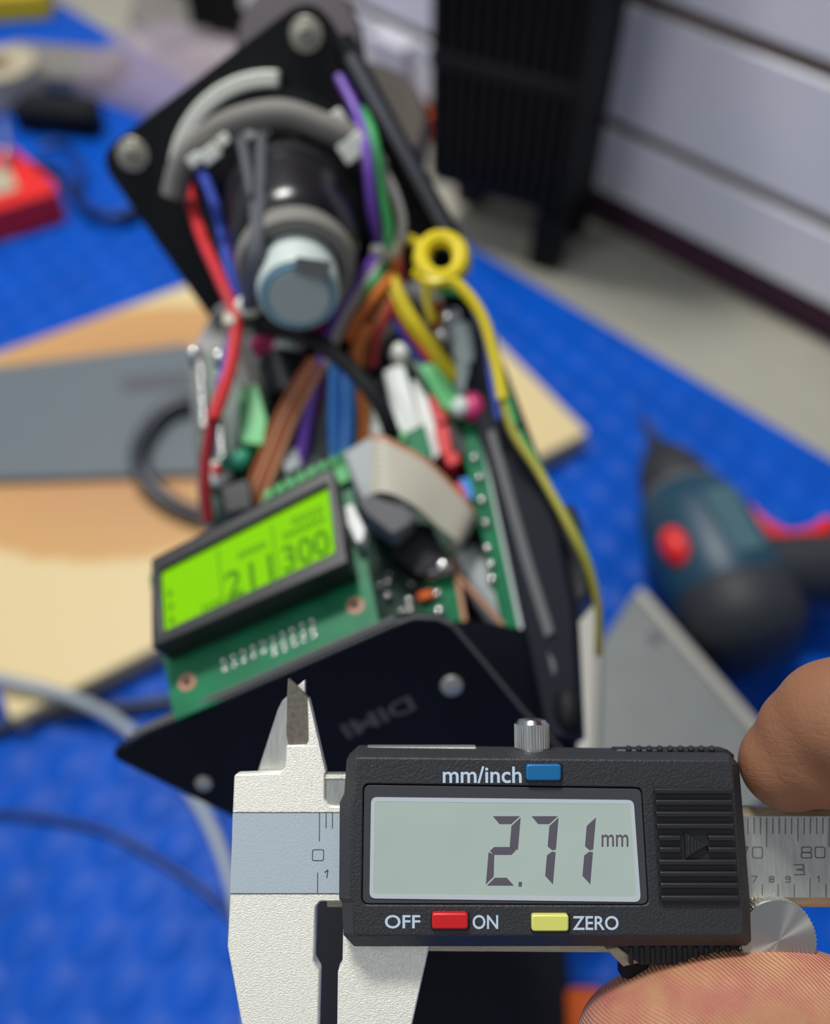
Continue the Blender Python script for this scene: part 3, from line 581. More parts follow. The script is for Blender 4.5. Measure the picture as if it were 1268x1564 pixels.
blk('terminal_block', 'tgreen', [(362, 596), (392, 584), (408, 640), (402, 680), (368, 676)], -.0144, -.003, parent=lb)
part(KM().ball(IF.p3(367, 702, -.008), .0052), 'coil', 'teal', IF, parent=lb)
part(KM().ball(IF.p3(348, 708, -.009), .0040), 'coil', 'teal', IF, parent=lb)
part(KM().lathe([(0, 0), (.0062, 0), (.0062, .003), (.005, .004), (0, .004)], 24, Matrix.Translation(IF.p3(335, 726, -.013))), 'button', 'white', IF, parent=lb)
part(KM().lathe([(0, 0), (.0028, 0), (.0028, .0055), (0, .0055)], 20, Matrix.Translation(IF.p3(336, 724, -.013))), 'lamp_dot', 'wred', IF, parent=lb)
blk('relay', 'wblack', [(336, 742), (380, 730), (386, 775), (345, 785)], -.0144, -.006, parent=lb)
mbd = blk('main_board', 'pcbd', [(398, 610), (660, 560), (700, 720), (712, 950), (560, 960), (400, 780)], -.024, -.0225)
cylp('capacitor', 'wblack', (432, 548, -.012), (452, 606, -.014), .0125)
part(KM().ball(ipt(438, 530, -.004), .006, (1.3, .9, .6)), 'capacitor_top', 'solder', None)
blk('transformer', 'dgrey', [(418, 640), (470, 620), (510, 640), (508, 720), (470, 742), (425, 735)], -.0224, -.012, parent=mbd)
blk('connector_row', 'grey', [(428, 690), (455, 680), (462, 712), (436, 724)], -.0119, -.008, parent=mbd)
# scalloped terminal strip above the display
ts = blk('terminal_strip', 'tgreen', [(398, 766), (520, 702), (545, 690), (556, 706), (540, 730), (402, 800)], -.0224, -.004, parent=mbd)
for k_ in range(8): part(KM().ball(IF.p3(408+k_*16.5, 758-k_*8.6, -.005), .0030, (1, 1, .7)), 'screw_head', 'tgreen', IF, parent=ts) if False else blk('scallop', 'tgreen', [(402+k_*16.5, 752-k_*8.6), (414+k_*16.5, 744-k_*8.6), (418+k_*16.5, 756-k_*8.6), (406+k_*16.5, 764-k_*8.6)], -.006, -.002, parent=None)
# ribbon connector with cable
rc = blk('ribbon_connector', 'grey', [(524, 690), (574, 660), (584, 676), (634, 790), (606, 818), (560, 786)], -.006, .0105, bev=.0012)
blk('connector_side', 'dgrey', [(544, 764), (590, 744), (630, 786), (628, 800), (600, 817), (560, 786)], .0104, .0118, bev=.0006)
def ribbon(name, rows, m, th=.0006, parent=None):
    """rows: list of (left px,py,dz),(right px,py,dz)"""
    b = KM(); th *= CAM_SCALE; L_ = cr_path([ipt(*r[0]) for r in rows], 6); R_ = cr_path([ipt(*r[1]) for r in rows], 6); n_ = len(L_)
    V = []
    for i in range(n_):
        t_ = (L_[min(i+1, n_-1)]-L_[max(0, i-1)]).normalized(); nr = t_.cross((R_[i]-L_[i]).normalized()).normalized()*th
        V.append([b.b.verts.new(q_) for q_ in (L_[i]+nr, R_[i]+nr, R_[i]-nr, L_[i]-nr)])
    for A_, B2 in zip(V, V[1:]):
        for k_ in range(4): b.b.faces.new((A_[k_], A_[(k_+1) % 4], B2[(k_+1) % 4], B2[k_]))
    b.b.faces.new(V[0]); b.b.faces.new(V[-1][::-1])
    return part(b, name, m, None, parent=parent, smooth=50)
NW = 10
rows = [((568, 756, .0118), (568, 664, .0118)), ((584, 752, .0145), (582, 664, .0145)), ((606, 758, .0145), (606, 676, .014)), ((636, 775, .012), (650, 700, .012)), ((664, 800, .008), (690, 738, .008)), ((698, 828, .003), (722, 775, .003)), ((704, 836, -.004), (728, 792, -.004)), ((690, 838, -.012), (712, 800, -.012))]
for k_ in range(NW):
    sub = [tuple(tuple(r[0][j]+(r[1][j]-r[0][j])*q_ for j in range(3)) for q_ in (k_/NW+.004, (k_+.93)/NW)) for r in rows]
    ribbon('ribbon_strand', sub, 'wtan' if k_ == NW-1 else 'ribbon')
# lower board with solder blobs
bb_ = blk('lower_board', 'pcb', [(650, 860), (694, 850), (708, 950), (640, 955)], -.0224, -.012)
blk('lower_board', 'pcbd', [(560, 760), (650, 830), (668, 955), (572, 955)], -.0223, -.0135, parent=bb_)
blk('chip', 'wblack', [(600, 792), (660, 800), (684, 852), (640, 880), (600, 850)], -.0134, -.004, parent=bb_)
part(KM().ball(IF.p3(677, 866, -.008), .0042), 'solder_joint', 'solder', IF, parent=bb_)
part(KM().ball(IF.p3(660, 872, -.009), .0040, (1.2, 1, .7)), 'solder_joint', 'chrome', IF, parent=bb_)
blk('orange_capacitor', 'orange', [(637, 906), (658, 899), (664, 910), (642, 918)], -.0119, -.008, parent=bb_)
for a, b, r in [(668, 908, .0022), (671, 934, .0026), (592, 890, .0016), (628, 892, .0017), (593, 910, .0018), (625, 918, .002), (627, 932, .0019), (614, 934, .0015), (580, 896, .0013), (595, 878, .0013)]:
    part(KM().ball(IF.p3(a, b, -.0115), r), 'solder_joint', 'solder', IF, parent=bb_)
part(KM().prism(IF.poly([(690, 852), (697, 850), (713, 948), (706, 950)], -.011), -.0118, -.0105), 'board_edge', 'wtan', IF, parent=bb_)
# right board, steel can
rb = blk('right_board', 'pcb', [(700, 640), (735, 640), (800, 958), (770, 962), (722, 760)], -.012, -.010, r=.0004)
part(KM().prism(krounded(IF.poly([(728, 640), (742, 638), (806, 955), (794, 960)], -.007), .0004), -.010, -.0085), 'board_rim', 'label', IF, parent=rb)
for a, b in [(725, 700), (733, 730), (736, 765), (742, 800), (745, 838), (750, 862), (752, 885)]:
    part(KM().ball(IF.p3(a, b, -.0095), .0021), 'solder_joint', 'solder', IF, parent=rb)
cylp('steel_can', 'grey', (704, 850, -.020), (780, 950, -.020), .0085)
part(KM().tube([ipt(698, 878, -.010), ipt(768, 955, -.010)], .0012, 8), 'can_rim', 'wtan', None)
# relays, coloured housings
blk('white_relay', 'white', [(586, 566), (616, 552), (640, 640), (648, 700), (622, 700), (604, 650)], -.024, -.008)
blk('white_relay', 'white', [(560, 600), (584, 596), (606, 660), (590, 690), (566, 668)], -.024, -.012)
part(KM().ball(ipt(612, 540, -.008), .0055), 'white_bead', 'cream', None)
blk('white_relay', 'white', [(628, 580), (646, 576), (676, 690), (660, 706), (650, 690)], -.024, -.012)
blk('green_plug', 'tgreen', [(576, 662), (610, 650), (622, 668), (604, 690), (584, 686)], -.0224, -.001)
blk('green_plug', 'pcb', [(612, 664), (648, 646), (660, 690), (652, 718), (622, 690)], -.0224, -.003)
blk('green_plug', 'tgreen', [(640, 560), (660, 548), (704, 604), (702, 636), (676, 620)], -.0224, -.004)
blk('green_plug', 'pcbd', [(624, 552), (640, 545), (668, 560), (650, 590)], -.0224, -.006)
for q_ in [[(654, 604), (674, 600), (686, 640), (668, 648)], [(664, 652), (684, 648), (692, 690), (674, 696)], [(676, 690), (700, 690), (704, 706), (684, 714)]]: blk('red_housing', 'wred', q_, -.022, -.008)
blk('black_housing', 'wblack', [(678, 640), (706, 634), (716, 700), (694, 690)], -.022, -.010)
blk('red_housing', 'wred', [(690, 740), (704, 736), (716, 764), (700, 772)], -.02, -.009)
blk('blue_housing', 'wsky', [(700, 732), (716, 728), (728, 758), (714, 766)], -.022, -.010)
part(KM().ball(ipt(723, 622, -.006), .0062, (1, 1.3, 1)), 'magenta_cap', 'mag', None)
part(KM().ball(ipt(704, 622, -.004), .0045, (1, 1.3, 1)), 'pink_cap', 'label', None)
blk('red_housing', 'wred', [(652, 462), (672, 456), (686, 500), (668, 510)], -.012, -.001)
part(KM().ball(ipt(688, 486, 0), .0058), 'shiny_cap', 'chrome', None)
part(KM().ball(ipt(677, 512, 0), .0050), 'shiny_cap', 'chrome', None)
part(KM().tube([ipt(700, 500, -.004), ipt(716, 560, -.008)], .0062, 14), 'white_tube', 'label', None)
part(KM().tube([ipt(706, 560, -.006), ipt(712, 600, -.010)], .0050, 14), 'white_tube', 'label', None)
blk('motor_connector', 'dgrey', [(360, 350), (392, 336), (400, 380), (372, 400)], -.014, -.004)
blk('motor_connector', 'grey', [(352, 400), (384, 392), (392, 440), (364, 450)], -.014, -.004)
part(KM().ball(ipt(408, 530, -.006), .006, (1.4, 1, 1)), 'pink_housing', 'mag', None)
part(KM().ball(ipt(478, 500, -.008), .0055, (1.5, .8, 1)), 'pink_housing', 'mag', None)
part(KM().ball(ipt(438, 526, -.002), .0045, (1.4, .9, 1)), 'white_housing', 'label', None)
def dwire(name, m, pts, w): return part(KM().tube(mpath(pts, 6), w, 8), name, m, None)
# wires: (px, py, height above the inner plane)
def wire(name, m, pts, w, n=8):
    P = cr_path([ipt(a, b, z) for a, b, z in pts], 6); return part(KM().tube(P, w, n), name, m, None)
wire('red_wire', 'wred', [(284, 278, .008), (308, 360, .014), (338, 430, .018), (360, 490, .014), (350, 570, .014), (326, 640, .012)], .0028)
wire('red_wire', 'wdred', [(352, 562, .011), (330, 620, .010), (316, 690, .005), (314, 740, .001), (318, 796, -.006)], .0026)
wire('blue_wire', 'wblue', [(304, 252, .008), (330, 320, .010), (348, 400, .012), (362, 470, .010), (350, 540, .006), (332, 620, .008), (318, 700, .001)], .0026)
dwire('grey_wire', 'wgrey', [(368, 208, .384), (380, 270, .372), (390, 330, .355), (384, 400, .350), (376, 468, .372)], .0024)
dwire('grey_wire', 'wgrey', [(400, 203, .382), (399, 270, .366), (398, 330, .350), (393, 400, .346), (382, 468, .370)], .0024)
part(KM().ball(ipt(380, 468, .016), .0058, (1.1, .9, .9)), 'cable_tie', 'cream', None)
part(KM().box((0, 0, 0), (.006, .008, .006)), 'cable_tie', 'ribbon', Matrix.Translation(ipt(352, 492, .014)), bevel=.001)
wire('black_wire', 'wblack', [(400, 498, .008), (440, 505, .012), (496, 530, .016), (548, 575, .016), (582, 620, .012), (600, 668, .002)], .0039)
dwire('purple_wire', 'wpur', [(518, 118, .398), (544, 170, .392), (560, 230, .380), (568, 310, .385), (578, 372, .395)], .0026)
dwire('green_wire', 'wgreen', [(552, 168, .398), (570, 210, .384), (582, 290, .387), (594, 350, .392), (592, 378, .395)], .0025)
dwire('white_wire', 'wwhite', [(578, 248, .395), (600, 290, .398), (614, 336, .402), (612, 372, .405)], .0023)
part(KM().ball(ipt(588, 384, .009), .006, (1.2, .9, 1)), 'cable_tie', 'cream', None)
wire('purple_wire', 'wpur', [(574, 395, .008), (545, 436, .008), (520, 468, .009), (506, 508, .006), (488, 560, 0), (472, 620, -.004), (462, 690, -.010), (456, 720, -.014)], .0032)
wire('white_wire', 'wwhite', [(582, 400, .007), (556, 438, .007), (532, 474, .008), (514, 510, .006), (496, 560, .0)], .0030)
wire('green_wire', 'wgreen', [(590, 404, .008), (574, 430, .008), (552, 452, .007), (534, 478, .006)], .0026)
wire('orange_wire', 'worange', [(612, 370, .005), (598, 420, .008), (574, 452, .009), (546, 486, .009), (530, 520, .006)], .0026)
for dx, m_ in ((0, 'wbrown'), (9, 'wdbrown'), (18, 'wbrown'), (28, 'wdred')):
    wire('brown_wire', m_ if m_ != 'wdred' else 'wdred', [(606+dx*.2, 400, .006), (590+dx*.7, 440, .006), (566+dx, 480, .005), (548+dx*1.1, 510, .003), (534+dx*1.3, 560, -.004)], .0018)
wire('orange_wire', 'worange', [(560, 500, .006), (546, 530, .004), (544, 580, -.004), (556, 640, -.012), (552, 680, -.016)], .0034)
for dx, m_ in ((-2, 'wbrown'), (8, 'wtan'), (18, 'wbrown'), (28, 'wtan')):
    wire('tan_wire', m_, [(478+dx*.9, 548, .002), (450+dx, 590, .0), (424+dx, 640, -.002), (404+dx, 690, -.006), (384+dx, 740, -.010), (378+dx*.8, 770, -.014)], .0016)
wire('red_wire', 'wdred', [(506, 540, -.002), (496, 580, -.006), (484, 620, -.010), (476, 660, -.014)], .0026)
wire('grey_wire', 'wgrey', [(516, 540, -.003), (504, 600, -.008), (490, 660, -.012), (480, 700, -.016)], .0028)
wire('blue_wire', 'wsky', [(514, 545, .002), (512, 600, -.004), (512, 650, -.010), (514, 702, -.014)], .0036)
wire('blue_wire', 'wsky', [(530, 545, .002), (532, 600, -.004), (532, 650, -.010), (530, 700, -.014)], .0036)
wire('blue_wire', 'skyp', [(428, 478, .004), (446, 462, .008), (486, 454, .008), (512, 462, .006)], .0030)
# rainbow ribbon: curling strands
for k_, m_ in enumerate(['wyel', 'wyel', 'wgreen', 'wpur']):
    o2 = k_*.0022
    lp_ = [(606+k_*2, 372, -.004-o2), (598, 400, .004-o2), (606, 440, .008-o2), (630, 486, .006-o2), (662, 530, .0-o2), (698, 574, -.006-o2)]
    wire('ribbon_strand', m_ if k_ < 1 else ['wyel', 'wyel', 'wdred', 'wblue'][k_], [(a-k_*5, b+k_*7, c_) for a, b, c_ in lp_], .0026)
wire('ribbon_strand', 'wred', [(602, 420, .002), (610, 470, .004), (636, 516, .0), (660, 548, -.004)], .0028)
wire('ribbon_strand', 'wyel', [(600, 392, .006), (618, 366, .008), (640, 376, .008), (650, 410, .006), (654, 460, .004), (662, 492, .0)], .0024)
def loop(cx, cy, rx, ry, m_, w, z0, dz, a0, a1, n_=22):
    wire('ribbon_strand', m_, [(cx+rx*math.cos(a0+(a1-a0)*i/n_), cy-ry*math.sin(a0+(a1-a0)*i/n_), z0+dz*i/n_) for i in range(n_+1)], w)
for k_, m_ in enumerate(['wyel', 'wyel', 'wgreen', 'wyel', 'wblue']):
    loop(674+k_*1.5, 394+k_, 30, 30, m_, .0037, .034-k_*.005, 0, 0, 2*PI)
part(KM().ball(ipt(674, 396, .006), .0085, (1, 1, .4)), 'loop_hole_shade', 'wblack', None)  # black disc that paints the dark inside of the loop
wire('ribbon_strand', 'wyel', [(636, 416, .030), (660, 432, .034), (690, 430, .034), (716, 452, .032), (740, 492, .028), (758, 556, .022), (768, 610, .018)], .0026)
wire('ribbon_strand', 'wgreen', [(668, 444, .028), (700, 444, .030), (726, 464, .028), (748, 508, .024), (764, 575, .019), (786, 650, .014)], .0022)
wire('ribbon_strand', 'wgold', [(766, 600, .018), (784, 660, .014), (820, 715, .012), (846, 760, .012), (878, 820, .010), (900, 870, .004), (914, 930, -.006), (914, 1000, -.02)], .0019)
wire('ribbon_strand', 'wgreen', [(786, 650, .012), (814, 698, .011), (840, 746, .010), (866, 792, .008), (896, 850, .002), (912, 910, -.008)], .0016)
wire('ribbon_strand', 'wblue', [(722, 470, .024), (742, 520, .020), (752, 590, .016), (762, 640, .012)], .0014)

# ------------------------------------------------------------------ DIGITAL CALIPER
ca = thing('digital_caliper', CF, 'steel digital caliper with black display body reading 2.71 mm, held in the hand', 'caliper')
P = CF.poly
def cp(name, m, pts, z0, z1, inset=0, r=0, bevel=0, parent=None, insz=None, smooth=35, zref=None):
    pl_ = P(pts, z1 if zref is None else zref); pl_ = rounded(pl_, r, 4) if r else pl_
    return MB().prism(pl_, z0, z1, inset, insz).obj(name, m, parent or ca, bevel, smooth)
def pxs(v): return v/9.25*.001
# beam (continues to the right under the body and past the frame)
bm_ = MB(); zb = -.0004
uL = P([(352, 1241), (1133, 1235)], 0)
L1 = P([(500, 1236), (500, 1374)], 0)
yT = P([(1160, 1247)], 0)[0][1]; yB = P([(1160, 1371)], 0)[0][1]; yT2 = P([(1160, 1235)], 0)[0][1]; yB2 = P([(1160, 1389)], 0)[0][1]
xs0 = P([(500, 1300)], 0)[0][0]; xs1 = .165
beam = MB(); 
prof_b = [(yT2, -.0012), (yT, -.0002), (yB, -.0002), (yB2, -.0012), (yB2, -.0032), (yT2, -.0032)]
va = [beam.b.verts.new((xs0, y, z)) for y, z in prof_b]; vb = [beam.b.verts.new((xs1, y, z)) for y, z in prof_b]
for k_ in range(6): beam.b.faces.new((va[k_-1], va[k_], vb[k_], vb[k_-1]))
beam.b.faces.new(va); beam.b.faces.new(vb[::-1]); beam = beam.obj('beam', 'brass', ca, bevel=.00008)
MB().prism([(xs0, yT), (xs1-.001, yT), (xs1-.001, yB), (xs0, yB)], -.0003, -.00012).obj('scale_face', 'steel2', ca)
# fixed jaw: one shaped steel plate
J = [(358, 1183), (427, 1180.5), (436, 1172), (437.5, 1139), (462, 1138), (470, 1137.8), (480, 1137.5), (486.5, 1138), (496, 1176), (496, 1221), (503, 1231), (521, 1232), (521, 1377),
     (489, 1377), (482, 1386), (479, 1469), (488, 1485), (486, 1564), (482, 1700), (478, 1880), (462, 1900), (440, 1850), (369, 1564), (347.5, 1446), (351.5, 1365), (355.5, 1241)]
Rj = [.0005, .0003, .0008, .0002, .0003, 0, 0, 0, .0008, .0006, .0009, 0, 0, .0003, .0009, .0009, .001, 0, 0, .0005, .0008, .0006, 0, .0005, 0, 0]
MB().prism(rounded(P(J, 0), Rj, 4), -.0032, 0, .00022).obj('fixed_jaw', 'steel', ca)
cp('scale_face', 'msteel', [(355.6, 1241.5), (519, 1241.5), (519, 1364.5), (352.2, 1364.5)], .00001, .00005)
for a, b, c, d in [(355.5, 1240.3, 519, 1241.6), (352, 1364.3, 519, 1365.6)]: cp('scale_border', 'ink', [(a, b), (c, b), (c, d), (a, d)], .00004, .00008)
# blades of the upper jaws
cp('blade_bevel', 'dsteel', [(440, 1036.5), (454, 1049), (470.5, 1066.5), (472, 1131), (463, 1139), (440.5, 1137), (437.5, 1122), (438.5, 1063)], -.0030, -.0009, smooth=0)
cp('edge_strip', 'steel', [(470.2, 1066), (475, 1084), (497, 1180), (478, 1182), (470, 1142), (464, 1138.5), (469, 1136), (472, 1130)], -.0030, -.00005)
cp('rear_blade', 'steel2', [(392, 1182), (424, 1084), (431, 1070), (440, 1062), (452, 1090), (460, 1120), (460, 1182)], -.0058, -.0036, .0003)
cp('rear_blade_tip', 'cream', [(452, 1050), (465.5, 1038.5), (465.5, 1066), (450, 1080)], -.0050, -.0036, .0001)
# slider: plate behind the body, inside jaw step, lower jaw
cp('slider_jaw', 'steel2', [(494, 1183), (529, 1183), (540, 1231), (500, 1231), (494, 1222)], -.0036, -.0006, .0001)
cp('slider_jaw_edge', 'steel', [(497, 1183.5), (530, 1183.5), (530, 1189), (497, 1189)], -.0012, -.0004)
LJ = [(524, 1420), (523, 1473), (516, 1485), (515, 1564), (512, 1720), (508, 1890), (525, 1908), (548, 1870), (630, 1564), (655, 1452), (660, 1420)]
MB().prism(rounded(P(LJ, 0), [0, .0009, .0009, 0, 0, .0006, .0008, .0006, 0, .0002, 0], 4), -.0032, -.0002, .00022).obj('moving_jaw', 'steel', ca)
cp('slider_rail', 'brass', [(640, 1430), (946, 1430), (947, 1448), (942, 1455), (650, 1453)], -.0034, -.0008, .0001)
cp('rail_corner', 'brass', [(925, 1449), (944, 1446), (978, 1471), (953, 1477)], -.0036, .0004, .0002)
cp('rail_corner', 'black', [(950, 1470), (990, 1464), (990, 1500), (951, 1494)], -.004, -.0006, .0002)
cp('top_rail', 'steel2', [(553, 1152), (561, 1141.5), (727, 1141.5), (735, 1152)], -.003, .0004, .0002)
# underside grip with ridges
g_ = cp('bottom_grip', 'casel', [(940, 1438), (1140, 1438), (1140, 1474), (978, 1474)], -.003, .001, .0002)
for k_ in range(11): x = 962+k_*16.5; cp('grip_ridge', 'casel', [(x, 1446), (x+6, 1446), (x+6.5, 1474), (x+.5, 1474)], -.003, .0017, .0002, parent=g_)
g_ = cp('top_grip', 'casel', [(938, 1151), (944, 1145), (1112, 1145), (1122, 1153), (1122, 1165), (938, 1165)], -.003, .0012, .0002)
for k_ in range(9): x = 960+k_*15.9; MB().tube([CF.p3(x, 1142.5, -.003), CF.p3(x, 1142.5, .0016)], .00048, 10).obj('grip_ridge', 'casel', g_, bevel=.0001)
# display body
HB = .0056
B1 = [(545, 1144.5), (1113, 1151), (1129, 1167), (1146, 1382), (1148, 1438), (1141, 1445), (541, 1446), (524, 1428), (522.5, 1377), (518, 1374), (519, 1226), (526, 1212), (529.5, 1159)]
F1 = [(545.5, 1157), (1113, 1162), (1118, 1168), (1135, 1384), (1137, 1424), (1133, 1429), (546, 1429), (541, 1426), (539.5, 1377), (535.5, 1374), (536.5, 1226), (542, 1212), (543, 1159)]
bb = bmesh.new(); RB = [.0006, .0015, .0012, .0003, .0008, .0006, .0008, .0008, 0, .0002, .0004, .0004, .0008]
lo = P(B1, .0030); hi = P(F1, HB)
def mk(pl_, z): return [bb.verts.new((x, y, z)) for x, y in pl_]
r0 = mk(lo, -.0030); r1 = mk(lo, .0030); r2 = mk(hi, HB)
for A_, B2 in ((r0, r1), (r1, r2)):
    for k_ in range(13): bb.faces.new((A_[k_-1], A_[k_], B2[k_], B2[k_-1]))
bb.faces.new(r0[::-1]); 
# face with window opening
win = rounded(P([(555, 1197), (981, 1203), (992, 1383), (552.5, 1382)], HB), .0011, 5)
wv_ = [bb.verts.new((x, y, HB)) for x, y in win]; wl_ = [bb.verts.new((x, y, HB-.0006)) for x, y in win]
es = [bb.edges.new((r2[k_-1], r2[k_])) if not bb.edges.get((r2[k_-1], r2[k_])) else bb.edges.get((r2[k_-1], r2[k_])) for k_ in range(13)]+[bb.edges.new((wv_[k_-1], wv_[k_])) for k_ in range(len(wv_))]
bmesh.ops.triangle_fill(bb, use_beauty=True, use_dissolve=False, edges=es)
for k_ in range(len(wv_)): bb.faces.new((wv_[k_-1], wv_[k_], wl_[k_], wl_[k_-1]))
bmesh.ops.recalc_face_normals(bb, faces=bb.faces)
me = bpy.data.meshes.new('display_body'); bb.to_mesh(me); bb.free()
body = link('display_body', me, 'caseb', ca, bevel=.00025, smooth=30)
Z = HB
def fp(name, m, pts, z0, z1, r=0, inset=0, parent=None, bevel=0, n=4): # on the body's front
    pl_ = P(pts, Z+z1); pl_ = rounded(pl_, r, n) if r else pl_
    return MB().prism(pl_, Z+z0, Z+z1, inset).obj(name, m, parent or ca, bevel)
wn_ = fp('window', 'bez', [(556.5, 1199), (979.5, 1205), (990, 1381), (554, 1380)], -.0007, -.0001, .0010, .0001)
oo = rounded(P([(567, 1217.5), (968, 1222), (979, 1377.5), (564.5, 1372)], Z), .0010, 5); ii = rounded(P([(573, 1224), (963, 1228), (972.5, 1370.5), (570.5, 1365.5)], Z), .0006, 5)
MB().ring(oo, ii, Z-.0001, Z+.00004).obj('window_frame', 'lcdf', wn_)
MB().prism(ii, Z-.0001, Z+.00001).obj('screen', 'lcd', wn_)
def seg(pts): return MB().prism(P(pts, Z), Z+.00001, Z+.00004).obj('digit_segment', 'seg', wn_)
def digit(x0, on, w=44, h=106, y0=1246.5, t=10):
    """seven-segment digit; x0 is the lower left corner"""
    def q(x, y): return (x0+x+(h-y)*.085, y0+y)
    hm_ = h/2
    S_ = dict(a=[(2, 0), (w, 0), (w-t, t), (t+1, t)], g=[(2, hm_), (8, hm_-t/2), (w-8, hm_-t/2), (w-2, hm_), (w-8, hm_+t/2), (8, hm_+t/2)],
              d=[(t+1, h-t), (w-t, h-t), (w, h), (2, h)], b=[(w+1.5, 2), (w+1.5, hm_-2), (w-4, hm_-1), (w-t+.5, hm_-7), (w-t+.5, t+3)], c=[(w+1.5, hm_+2), (w+1.5, h-2), (w-t+.5, h-t-3), (w-t+.5, hm_+7), (w-4, hm_+1)],
              f=[(0, 2), (t-1, t+2), (t-3, hm_-6), (0, hm_-2)], e=[(0, hm_+2), (t-3, hm_+6), (t-1, h-t-2), (0, h-2)])
    for k_ in on: seg([q(*v) for v in S_[k_]])
digit(742, 'abged', w=43, t=12); digit(801, 'abc', w=42, t=12); digit(860, 'bc', w=40, t=12)
seg([(792.5, 1347), (797.5, 1347), (797, 1354), (792, 1354)])
def ptxt(s, x0, x1, yt, yb, m='text', z=Z, parent=None, sk=0): return put_text('lettering', s, P([(x0, yb)], z)[0], P([(x1, yb)], z)[0], P([(x0+sk, yt)], z)[0], z, m, parent or ca, None, .00003)
ptxt('mm', 919, 960, 1274.5, 1293, 'seg', Z+.00001, wn_, 0)
ptxt('mm/inch', 676.5, 797, 1170.5, 1196); ptxt('OFF', 588, 642, 1397.5, 1418); ptxt('ON', 722, 761, 1397.5, 1419); ptxt('ZERO', 875, 945, 1399, 1420.5)
for nm, m_, a, b, c, d in [('blue_button', 'blu', 804, 1167.5, 857.5, 1192.5), ('red_button', 'red', 660, 1395, 715, 1419.5), ('yellow_button', 'yel', 812.5, 1397.5, 869, 1423)]:
    fp('button_rim', 'wblack', [(a-2, b-2), (c+2, b-2), (c+2, d+2), (a-2, d+2)], -.0004, .00005, .0005)
    o = fp('button', m_, [(a, b), (c, b), (c, d), (a, d)], -.0004, .0011, .0005, 0, bevel=.00025)
# grip pad with ridges and arrow
pd = fp('grip_pad', 'casel', [(996, 1206.5), (1117, 1207), (1131, 1382), (1007, 1382)], -.0002, .0001, .0003, .00005)
ys = [1210, 1227.5, 1245.5, 1264, 1282, 1300, 1319, 1337, 1354.5, 1374]
for k_, y in enumerate(ys):
    x0 = 1001+k_*1.1; x1 = 1119+k_*1.25; h_ = 5.2
    def rdg(a, b): fp('grip_ridge', 'casel', [(a, y-h_), (b, y-h_), (b+.4, y+h_-2), (a+.4, y+h_-2)], 0, .0009, .0002, .00018, pd)
    if k_ in (4, 5): rdg(x0+2, 1038+k_*.6); rdg(1083, x1)
    else: rdg(x0, x1)
fp('arrow', 'casel', [(1047, 1272), (1083, 1291), (1049, 1312)], 0, .0010, 0, .0002, pd)
for k_ in range(5): x = 1051+k_*5.2; hh_ = 15-k_*3.2; fp('arrow_line', 'caseb', [(x, 1291-hh_), (x+1.6, 1291-hh_+1), (x+1.6, 1291+hh_), (x, 1291+hh_+1)], .0009, .0012, 0, 0, pd)
# scale marks
def mark(x, ya, yb, w=1.3, z=.00005, m='ink'): cp('scale_mark', m, [(x, ya), (x+w, ya), (x+w-(yb-ya)*.006, yb), (x-(yb-ya)*.006, yb)], z, z+.00003, parent=ca)
mark(487.5, 1242, 1285); mark(497.5, 1242, 1265); mark(507.3, 1242, 1265); mark(484.6, 1333, 1364); 
MB().ring(rounded(P([(477, 1297), (495.3, 1297), (494.8, 1315), (476.5, 1315)], 0), .0004, 4), rounded(P([(478.3, 1298.3), (494, 1298.3), (493.5, 1313.7), (477.8, 1313.7)], 0), .0003, 4), .00005, .00008).obj('numeral', 'ink', ca)
def stroke(pts, z, m='ink', w=.00008):
    b_ = MB()
    for p, q in zip(pts, pts[1:]):
        A_, B2 = Vector(P([p], 0)[0]), Vector(P([q], 0)[0]); t_ = (B2-A_).normalized(); n_ = Vector((-t_.y, t_.x))*w; e_ = t_*w*.8
        b_.prism([A_-e_-n_, B2+e_-n_, B2+e_+n_, A_-e_+n_], z, z+.00004)
    b_.obj('numeral', m, ca, smooth=0)
stroke([(496.5, 1332), (500.8, 1328.5), (499.5, 1340)], .00006)
zz = -.0001
for k_ in range(-3, 22):
    x = 1170.8+k_*9.55
    mark(x, 1249, 1294 if k_ in (0, 10, 20) else (1285 if k_ % 5 == 0 else 1274), 1.4, zz, 'inkl')
for k_ in range(-1, 9):
    x = 1164+k_*24.4
    mark(x, 1341 if k_ == 3 else 1350.5, 1370, 1.4, zz, 'inkl')
def rbox(x, y, w, h):     # rounded-square numeral outline
    MB().ring(rounded(P([(x, y), (x+w, y), (x+w, y+h), (x, y+h)], zz), .0004, 3), rounded(P([(x+1.6, y+1.6), (x+w-1.6, y+1.6), (x+w-1.6, y+h-1.6), (x+1.6, y+h-1.6)], zz), .0003, 3), zz, zz+.00004).obj('numeral', 'inkl', ca)
rbox(1149, 1293, 16.5, 18); rbox(1244.5, 1293, 16.5, 18); rbox(1224, 1293, 16.5, 9.8); rbox(1223.5, 1301.5, 17.5, 9.8)
stroke([(1128, 1294), (1143, 1294), (1136, 1311)], zz, 'inkl')
stroke([(1213, 1321), (1228, 1321), (1229, 1327), (1218, 1328.5), (1229, 1330), (1229.5, 1336), (1214, 1336.5)], zz, 'inkl')
stroke([(1149, 1338.5), (1157, 1338.5), (1151, 1348)], zz, 'inkl', .00006)
rbox(1174.5, 1338, 8.5, 5.4); rbox(1174.5, 1342.4, 8.5, 5.4); rbox(1199.5, 1338, 8.5, 5.4); stroke([(1207.6, 1341), (1207.6, 1347.5), (1200, 1347.5)], zz, 'inkl', .00006)
stroke([(1249, 1341), (1251.8, 1338.5), (1251.6, 1348)], zz, 'inkl', .00006)
